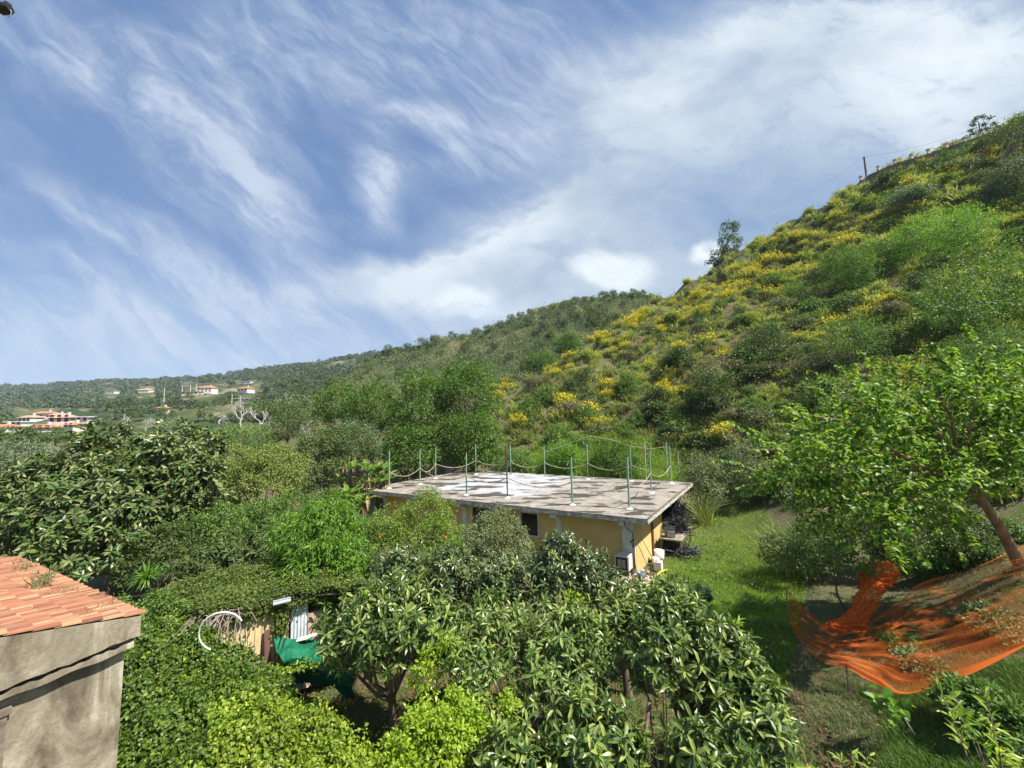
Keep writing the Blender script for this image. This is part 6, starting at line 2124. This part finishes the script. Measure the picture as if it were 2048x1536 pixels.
bpx = [(2040, 440), (2020, 452), (1985, 440), (1992, 455), (1965, 318), (1990, 312), (1945, 325), (1925, 340), (1905, 350), (2015, 310), (1745, 408), (1738, 415), (1790, 425), (1805, 430), (1770, 432), (1750, 440), (1735, 445),
       (1690, 435), (1672, 440), (1700, 440), (1880, 362), (1862, 372), (1850, 380), (1905, 372), (1590, 480), (1610, 476), (1550, 490), (1535, 497), (1570, 524), (1585, 520), (1540, 530), (1500, 550), (1488, 545), (1480, 562), (1460, 568), (1445, 575),
       (1345, 580), (1352, 576), (1338, 584), (1530, 560), (1505, 552), (1455, 588), (1440, 600), (1480, 606), (1420, 602), (1400, 628), (1412, 622), (1385, 638), (1372, 645), (1350, 640), (1345, 612), (1310, 628), (1290, 628), (1240, 655), (1275, 645),
       (1255, 682), (1240, 684), (1215, 690), (1205, 682), (1190, 680), (1160, 690), (1145, 718), (1130, 720), (1175, 715), (1165, 720), (1100, 745), (1080, 750), (1115, 735), (1000, 772), (985, 782), (975, 776), (1015, 768),
       (1060, 828), (1050, 822), (1130, 815), (1125, 805), (1140, 838), (1120, 845), (1180, 832), (1195, 850), (1210, 780), (1215, 795), (1330, 780), (1345, 790), (1335, 798), (1390, 790), (1180, 860), (1280, 765), (1370, 880), (1455, 875), (1462, 890), (1450, 865),
       (1740, 635), (1730, 628), (1722, 640), (1770, 640), (1755, 545), (1770, 542), (1745, 548), (1640, 650), (1560, 700), (1500, 640), (1530, 615), (1600, 560), (1620, 545), (1410, 690), (1450, 720), (1300, 700), (1270, 715), (1830, 740), (1815, 745),
       (1560, 575), (1580, 600), (1490, 590), (1515, 580), (1835, 450), (1815, 460), (1660, 490), (1680, 475), (1640, 480), (1550, 545), (1380, 610), (1320, 650), (1300, 655), (1265, 660)]
_gb = np.random.default_rng(77)
bpx = bpx + [(int(x + dx_), int(y + dy_)) for (x, y), dx_, dy_ in zip(bpx, _gb.normal(0, 34, len(bpx)), _gb.normal(6, 16, len(bpx)))]
pos = cast(np.array(bpx))
for i, (q, (x, y)) in enumerate(zip(pos, bpx)):
    if not np.isfinite(q[0]):
        continue
    lone = {(1345, 580): 'broom bush in full flower on the skyline notch', (1455, 875): 'small broom bush in flower low on the shaded bank', (1740, 635): 'flowering broom above the mulberry crown', (2040, 440): 'big golden broom at the right border'}
    sf, ff = BP[i % 4 if (x, y) not in lone else 2]
    wh = region(x, y, [(1830, 0, 2100, 400, 'high on the slope below the right end of the balustrade'), (1920, 400, 2100, 480, 'at the right border of the upper slope'), (1630, 0, 1930, 500, 'on the upper slope below the utility pole'),
                       (1000, 0, 1240, 760, 'along the lower left skyline edge of the near slope'), (900, 740, 1040, 900, 'beside the robinia clump'), (1040, 760, 1240, 900, 'low on the slope behind the left of the roof'),
                       (1240, 740, 1420, 900, 'on the bare earth face behind the roof'), (1380, 690, 1700, 900, 'on the shaded bank above the lawn'), (1640, 530, 1900, 800, 'above the mulberry crown'),
                       (1320, 0, 1440, 610, 'around the skyline notch between the two hills'), (1440, 0, 1520, 999, 'just below the slender skyline tree'), (1520, 0, 1640, 999, 'below the skyline right of the slender tree'), (1330, 600, 1440, 740, 'in the flowering band below the skyline notch'),
                       (1240, 0, 1420, 740, 'in the broad flowering band left of the slope centre'), (0, 0, 9999, 9999, 'in the flowering band right of the slope centre')])
    t = empty('broom_bush', q - [0, 0, .1], lone.get((x, y), 'yellow flowering broom bush ' + wh), 'bush', None if (x, y) in lone else 'broom bushes ' + wh)
    s = rng.uniform(.8, 1.2) * (.7 + .011 * q[1]) * 1.25
    s *= rng.uniform(.5, 1.1); t.scale = (s * 1.1, s * 1.1, s * 1.0); t.rotation_euler = (rng.normal(0, .15), rng.normal(-.2, .15), rng.uniform(0, 6))
    for m_ in (sf, ff):
        o = m_.copy(); scene.collection.objects.link(o); o.parent = t
for p in BP:
    for o in p:
        bpy.data.objects.remove(o)

# --- hillside tussocks and scrub (ground cover)
def sample_px(poly, n):
    P = np.array(poly, float)
    lo_, hi_ = P.min(0), P.max(0)
    q = rng.uniform(lo_, hi_, (n * 3, 2))
    return q[inpoly(q, [tuple(v) for v in P])][:n]
hill = [(2120, 200), (1990, 262), (1790, 328), (1730, 352), (1590, 436), (1440, 522), (1330, 594), (1170, 694), (975, 806), (960, 900), (1040, 930), (1330, 945), (1500, 1000), (1620, 1010), (1700, 960), (2120, 1020)]
px_ = sample_px(hill, 7000)
q = cast(px_, 18, 130)
q = q[np.isfinite(q[:, 0])]
def nrm_at(q, e=.8):
    z = H(q[:, 0], q[:, 1])
    return unit(np.stack([-(H(q[:, 0] + e, q[:, 1]) - z) / e, -(H(q[:, 0], q[:, 1] + e) - z) / e, np.ones(len(q))], -1))
T_TUS = np.array([[0, -.022, 0], [0, .022, 0], [.35, .026, .06], [.35, -.026, .06], [.7, .02, .0], [.7, -.02, .0], [1, 0, -.22]])
def tufts(q, per, size_k, kind, w, mat, name, label, upk=.9, spread=.55, dro=0.25):
    N0 = nrm_at(q)
    n = len(q) * per
    idx = np.repeat(np.arange(len(q)), per)
    dist = np.hypot(q[:, 0], q[:, 1])
    s = np.repeat(size_k * (.5 + dist / 90) * np.exp(rng.normal(0, .22, len(q))) * .82, per)
    O = q[idx] + rng.normal(0, 1, (n, 3)) * [1, 1, .15] * (s * .17)[:, None]
    O[:, 2] = H(O[:, 0], O[:, 1]) - .03
    hd = rng.normal(0, 1, (n, 3)) * [1, 1, 0]
    down = N0[idx] * [1, 1, 0]
    A = unit(N0[idx] * .55 + [0, 0, upk * .55] + hd * spread + down * .5)
    N = unit(np.array([0, 0, 1.0]) - A * A[:, 2:3] + rng.normal(0, .25, (n, 3)))
    b = MB()
    T = T_TUS.copy(); T[:, 1] *= w
    S = s * rng.uniform(.55, 1.1, n)
    n0 = b.n
    leaves(b, O, A, N, S, T, F_BLADEQ)
    b.F.append((np.arange(n)[:, None, None] * 7 + np.array(F_BLADET)[None]).reshape(-1, 3) + n0); b.M.append(0)
    tag(b.build(name, M[mat], None), label, None, kind='stuff')
sel = rng.uniform(0, 1, len(q))
tufts(q[sel < .66], 34, .95, 'dia', 1.5, 'tuss', 'hillside_grass', 'coarse dry grass tussocks covering the near hillside')
tufts(q[(sel > .66) & (sel < .80)], 36, .95, 'dia', 1.3, 'dry', 'dead_grass', 'grey-brown dead grass among the tussocks on the hillside')
# leafy undergrowth between
n0 = q[sel > .74]
P = n0 + [0, 0, .3]
b = MB(); dist = np.hypot(P[:, 0], P[:, 1])
idx = np.repeat(np.arange(len(P)), 34)
sc_ = np.repeat(.45 + dist / 110, 34)
O = P[idx] + rng.normal(0, .6, (len(idx), 3)) * sc_[:, None] * [1, 1, .6]
put(b, 'dia', O, rng.normal(0, 1, (len(idx), 3)), rng.normal(0, .6, (len(idx), 3)) + [-.2, 0, 1], .24 * sc_ * rng.uniform(.6, 1.3, len(idx)))
tag(b.build('undergrowth', M['midg'], None), 'low leafy undergrowth spread over the near hillside', None, kind='stuff')
# second hill and valley scrub
h2 = [(620, 840), (660, 770), (740, 712), (870, 682), (1010, 642), (1120, 606), (1230, 588), (1330, 592), (1170, 694), (1000, 795), (960, 830)]
px_ = sample_px(h2, 5200)
q = cast(px_, 70, 260); q = q[np.isfinite(q[:, 0])]
idx = np.repeat(np.arange(len(q)), 16)
dist = np.hypot(q[:, 0], q[:, 1]); sc_ = np.repeat(.5 + dist / 160, 16)
O = q[idx] + rng.normal(0, .8, (len(idx), 3)) * sc_[:, None] * [1, 1, .45] + [0, 0, .4]
b = MB(); put(b, 'dia', O, rng.normal(0, 1, (len(idx), 3)), rng.normal(0, .7, (len(idx), 3)) + [0, 0, .8], .5 * sc_ * rng.uniform(.6, 1.3, len(idx)), w=.7)
tag(b.build('hill_scrub', M['scrub'], None), 'grey-green scrub covering the second hill', None, kind='stuff')
# far woods
HB = [(20, 815, 215, 885), (-20, 850, 30, 885), (365, 765, 450, 795), (470, 760, 525, 790), (275, 772, 310, 790), (210, 775, 240, 792), (320, 808, 340, 832), (470, 790, 530, 810), (315, 838, 420, 862)]
def clear(P, grow=4):
    ok = np.ones(len(P), bool)
    for x0, y0, x1, y1 in HB:
        ok &= ~((P[:, 0] > x0 - grow) & (P[:, 0] < x1 + grow) & (P[:, 1] > y0) & (P[:, 1] < y1 + 10))
    return P[ok]
fw = [(-60, 784), (0, 772), (230, 757), (430, 748), (500, 738), (650, 716), (760, 700), (860, 694), (740, 720), (660, 775), (620, 836), (430, 846), (200, 850), (-60, 860)]
px_ = clear(sample_px(fw, 13000))
q = cast(px_, 100, 1300); q = q[np.isfinite(q[:, 0])]
nn = np.sin(q[:, 0] * .03) * np.sin(q[:, 1] * .022 + 1) + .5 * np.sin(q[:, 0] * .07 + q[:, 1] * .05)
q = q[nn > -.55]
per = 22
idx = np.repeat(np.arange(len(q)), per)
dist = np.hypot(q[:, 0], q[:, 1]); sc_ = np.repeat(np.clip(dist / 330, .5, 3.0) * rng.uniform(.6, 1.3, len(q)), per)
off = unit(rng.normal(0, 1, (len(idx), 3))); off[:, 2] = np.abs(off[:, 2])
O = q[idx] + off * (1.7 * sc_)[:, None] * [1, 1, .9]
b = MB(); put(b, 'dia', O, np.cross(off, rng.normal(0, 1, (len(idx), 3))), off + rng.normal(0, .4, (len(idx), 3)), 1.5 * sc_ * rng.uniform(.6, 1.2, len(idx)), w=1.1)
tag(b.build('far_wood', M['farwood'], None), 'woodland covering the far slopes', None, kind='stuff')

# --- grass
def grass(polys, n, h, mat, name, label, w=1.0, y0=4, y1=60, zoff=0.0, uniform_px=True, kind='blade'):
    P = np.vstack([sample_px(p, n // len(polys)) for p in polys])
    q = cast(P, y0, y1); q = q[np.isfinite(q[:, 0])]
    # each hit becomes a small cluster
    idx = np.repeat(np.arange(len(q)), 9)
    dist = np.hypot(q[:, 0], q[:, 1])
    O = q[idx] + rng.normal(0, 1, (len(idx), 3)) * (.006 * dist[idx] + .03)[:, None] * [1, 1, 0]
    O[:, 2] = H(O[:, 0], O[:, 1]) - .01
    A = unit(rng.normal(0, .5, (len(O), 3)) * [1, 1, .2] + [0, 0, .9])
    b = MB(); put(b, kind, O, A, rng.normal(0, 1, (len(O), 3)), h * rng.uniform(.5, 1.3, len(O)), w=w)
    tag(b.build(name, M[mat], None), label, None, kind='stuff')
grass([[(1290, 1290), (1320, 1150), (1380, 1060), (1380, 1010), (1500, 1005), (1560, 1060), (1610, 1130), (1600, 1200), (1570, 1330), (1540, 1450), (1450, 1450), (1400, 1300)]], 14000, .17, 'lawn', 'lawn_grass', 'bright green lawn beside the outbuilding', 1.6)
LAWN = [(1290, 1290), (1320, 1150), (1380, 1060), (1380, 1010), (1500, 1005), (1560, 1060), (1610, 1130), (1600, 1200), (1570, 1330), (1540, 1450), (1450, 1450), (1400, 1300)]
pw = cast(sample_px(LAWN, 260), 4, 60); pw = pw[np.isfinite(pw[:, 0])]
b = MB(); idx = np.repeat(np.arange(len(pw)), 26)
O = pw[idx] + rng.normal(0, .16, (len(idx), 3)) * [1, 1, 0] + [0, 0, .05]
O[:, 2] += rng.uniform(0, .22, len(O))
put(b, 'dia', O, rng.normal(0, 1, (len(O), 3)) + [0, 0, .5], rng.normal(0, .6, (len(O), 3)) + [0, 0, 1], rng.uniform(.06, .14, len(O)))
tag(b.build('lawn_weeds', M['midg'], None), 'darker leafy weeds dotted through the lawn', None, kind='stuff')
grass([[(1040, 945), (1080, 900), (1180, 870), (1330, 890), (1400, 960), (1300, 960)]], 3500, .7, 'lawn', 'tall_grass', 'tall fresh grass on the rise behind the outbuilding', 1.2, 20, 70)
grass([[(1600, 1200), (1700, 1120), (1900, 1120), (2060, 1130), (2060, 1536), (1550, 1536), (1560, 1400)]], 3000, .16, 'scrub', 'weedy_grass', 'thin weedy grass on the brown soil below the net', 1.3)
grass([[(1800, 1400), (2060, 1330), (2060, 1560), (1780, 1560)]], 3200, .26, 'midg', 'long_grass', 'long fresh grass in the lower right corner', 1.0)
grass([[(620, 1230), (1300, 1200), (1560, 1300), (1600, 1560), (600, 1560)]], 4500, .16, 'midg', 'orchard_grass', 'patchy grass under the loquat trees', 1.3)
# leaf litter in the orchard
P = sample_px([(560, 1300), (900, 1250), (1300, 1300), (1560, 1350), (1750, 1560), (560, 1560)], 9000)
q = cast(P, 4, 40); q = q[np.isfinite(q[:, 0])] + [0, 0, .015]
b = MB(); put(b, 'dia', q, rng.normal(0, 1, (len(q), 3)) * [1, 1, .15], rng.normal(0, .25, (len(q), 3)) + [0, 0, 1], rng.uniform(.06, .16, len(q)), w=.9)
tag(b.build('leaf_litter', M['litter'], None), 'brown fallen leaves on the soil under the loquat trees', None, kind='stuff')

# lamp with cable loop hanging in at the upper left
lt = at(6, 17, 2.4)
lamp = empty('outdoor_lamp', lt, 'small black outdoor lamp with a thin cable loop poking in at the upper left corner', 'lamp')
b = MB(); d = unit(np.array([1, .1, .12])); s_ = unit(np.cross(d, [0, 0, 1.0])); u_ = np.cross(s_, d)
b.tube([lt - d * .5, lt - d * .03, lt - d * .02, lt + d * .025, lt + d * .045], [.016, .016, .036, .034, .026], 14)
b.build('housing', M['black'], lamp, smooth=False)
b = MB(); b.lathe(lt + d * .03 + u_ * .03, [(0, -.012), (.018, -.008), (.018, .008), (0, .014)], 10); b.build('sensor', M['black'], lamp)
b = MB()
th = np.linspace(-1.4, 1.9, 16)
b.tube([lt + d * (.02 + .03 * math.cos(q)) + u_ * (-.03 + .035 * math.sin(q)) for q in th], .0022, 5)
b.build('cable', M['barkg'], lamp)

# air between the camera and the far slopes
b = MB(); b.box((0, 0, 139.5), (5600, 5600, 287))
hm, nt, p, out = newmat('haze_air')
nt.nodes.remove(p)
pv = nt.nodes.new('ShaderNodeVolumePrincipled')
pv.inputs['Color'].default_value = (.66, .80, 1.0, 1)
pv.inputs['Density'].default_value = .00014
nt.links.new(pv.outputs[0], out.inputs['Volume'])
hz = b.build('haze', hm, None)
tag(hz, 'thin bluish haze softening the far slopes', None, kind='stuff')
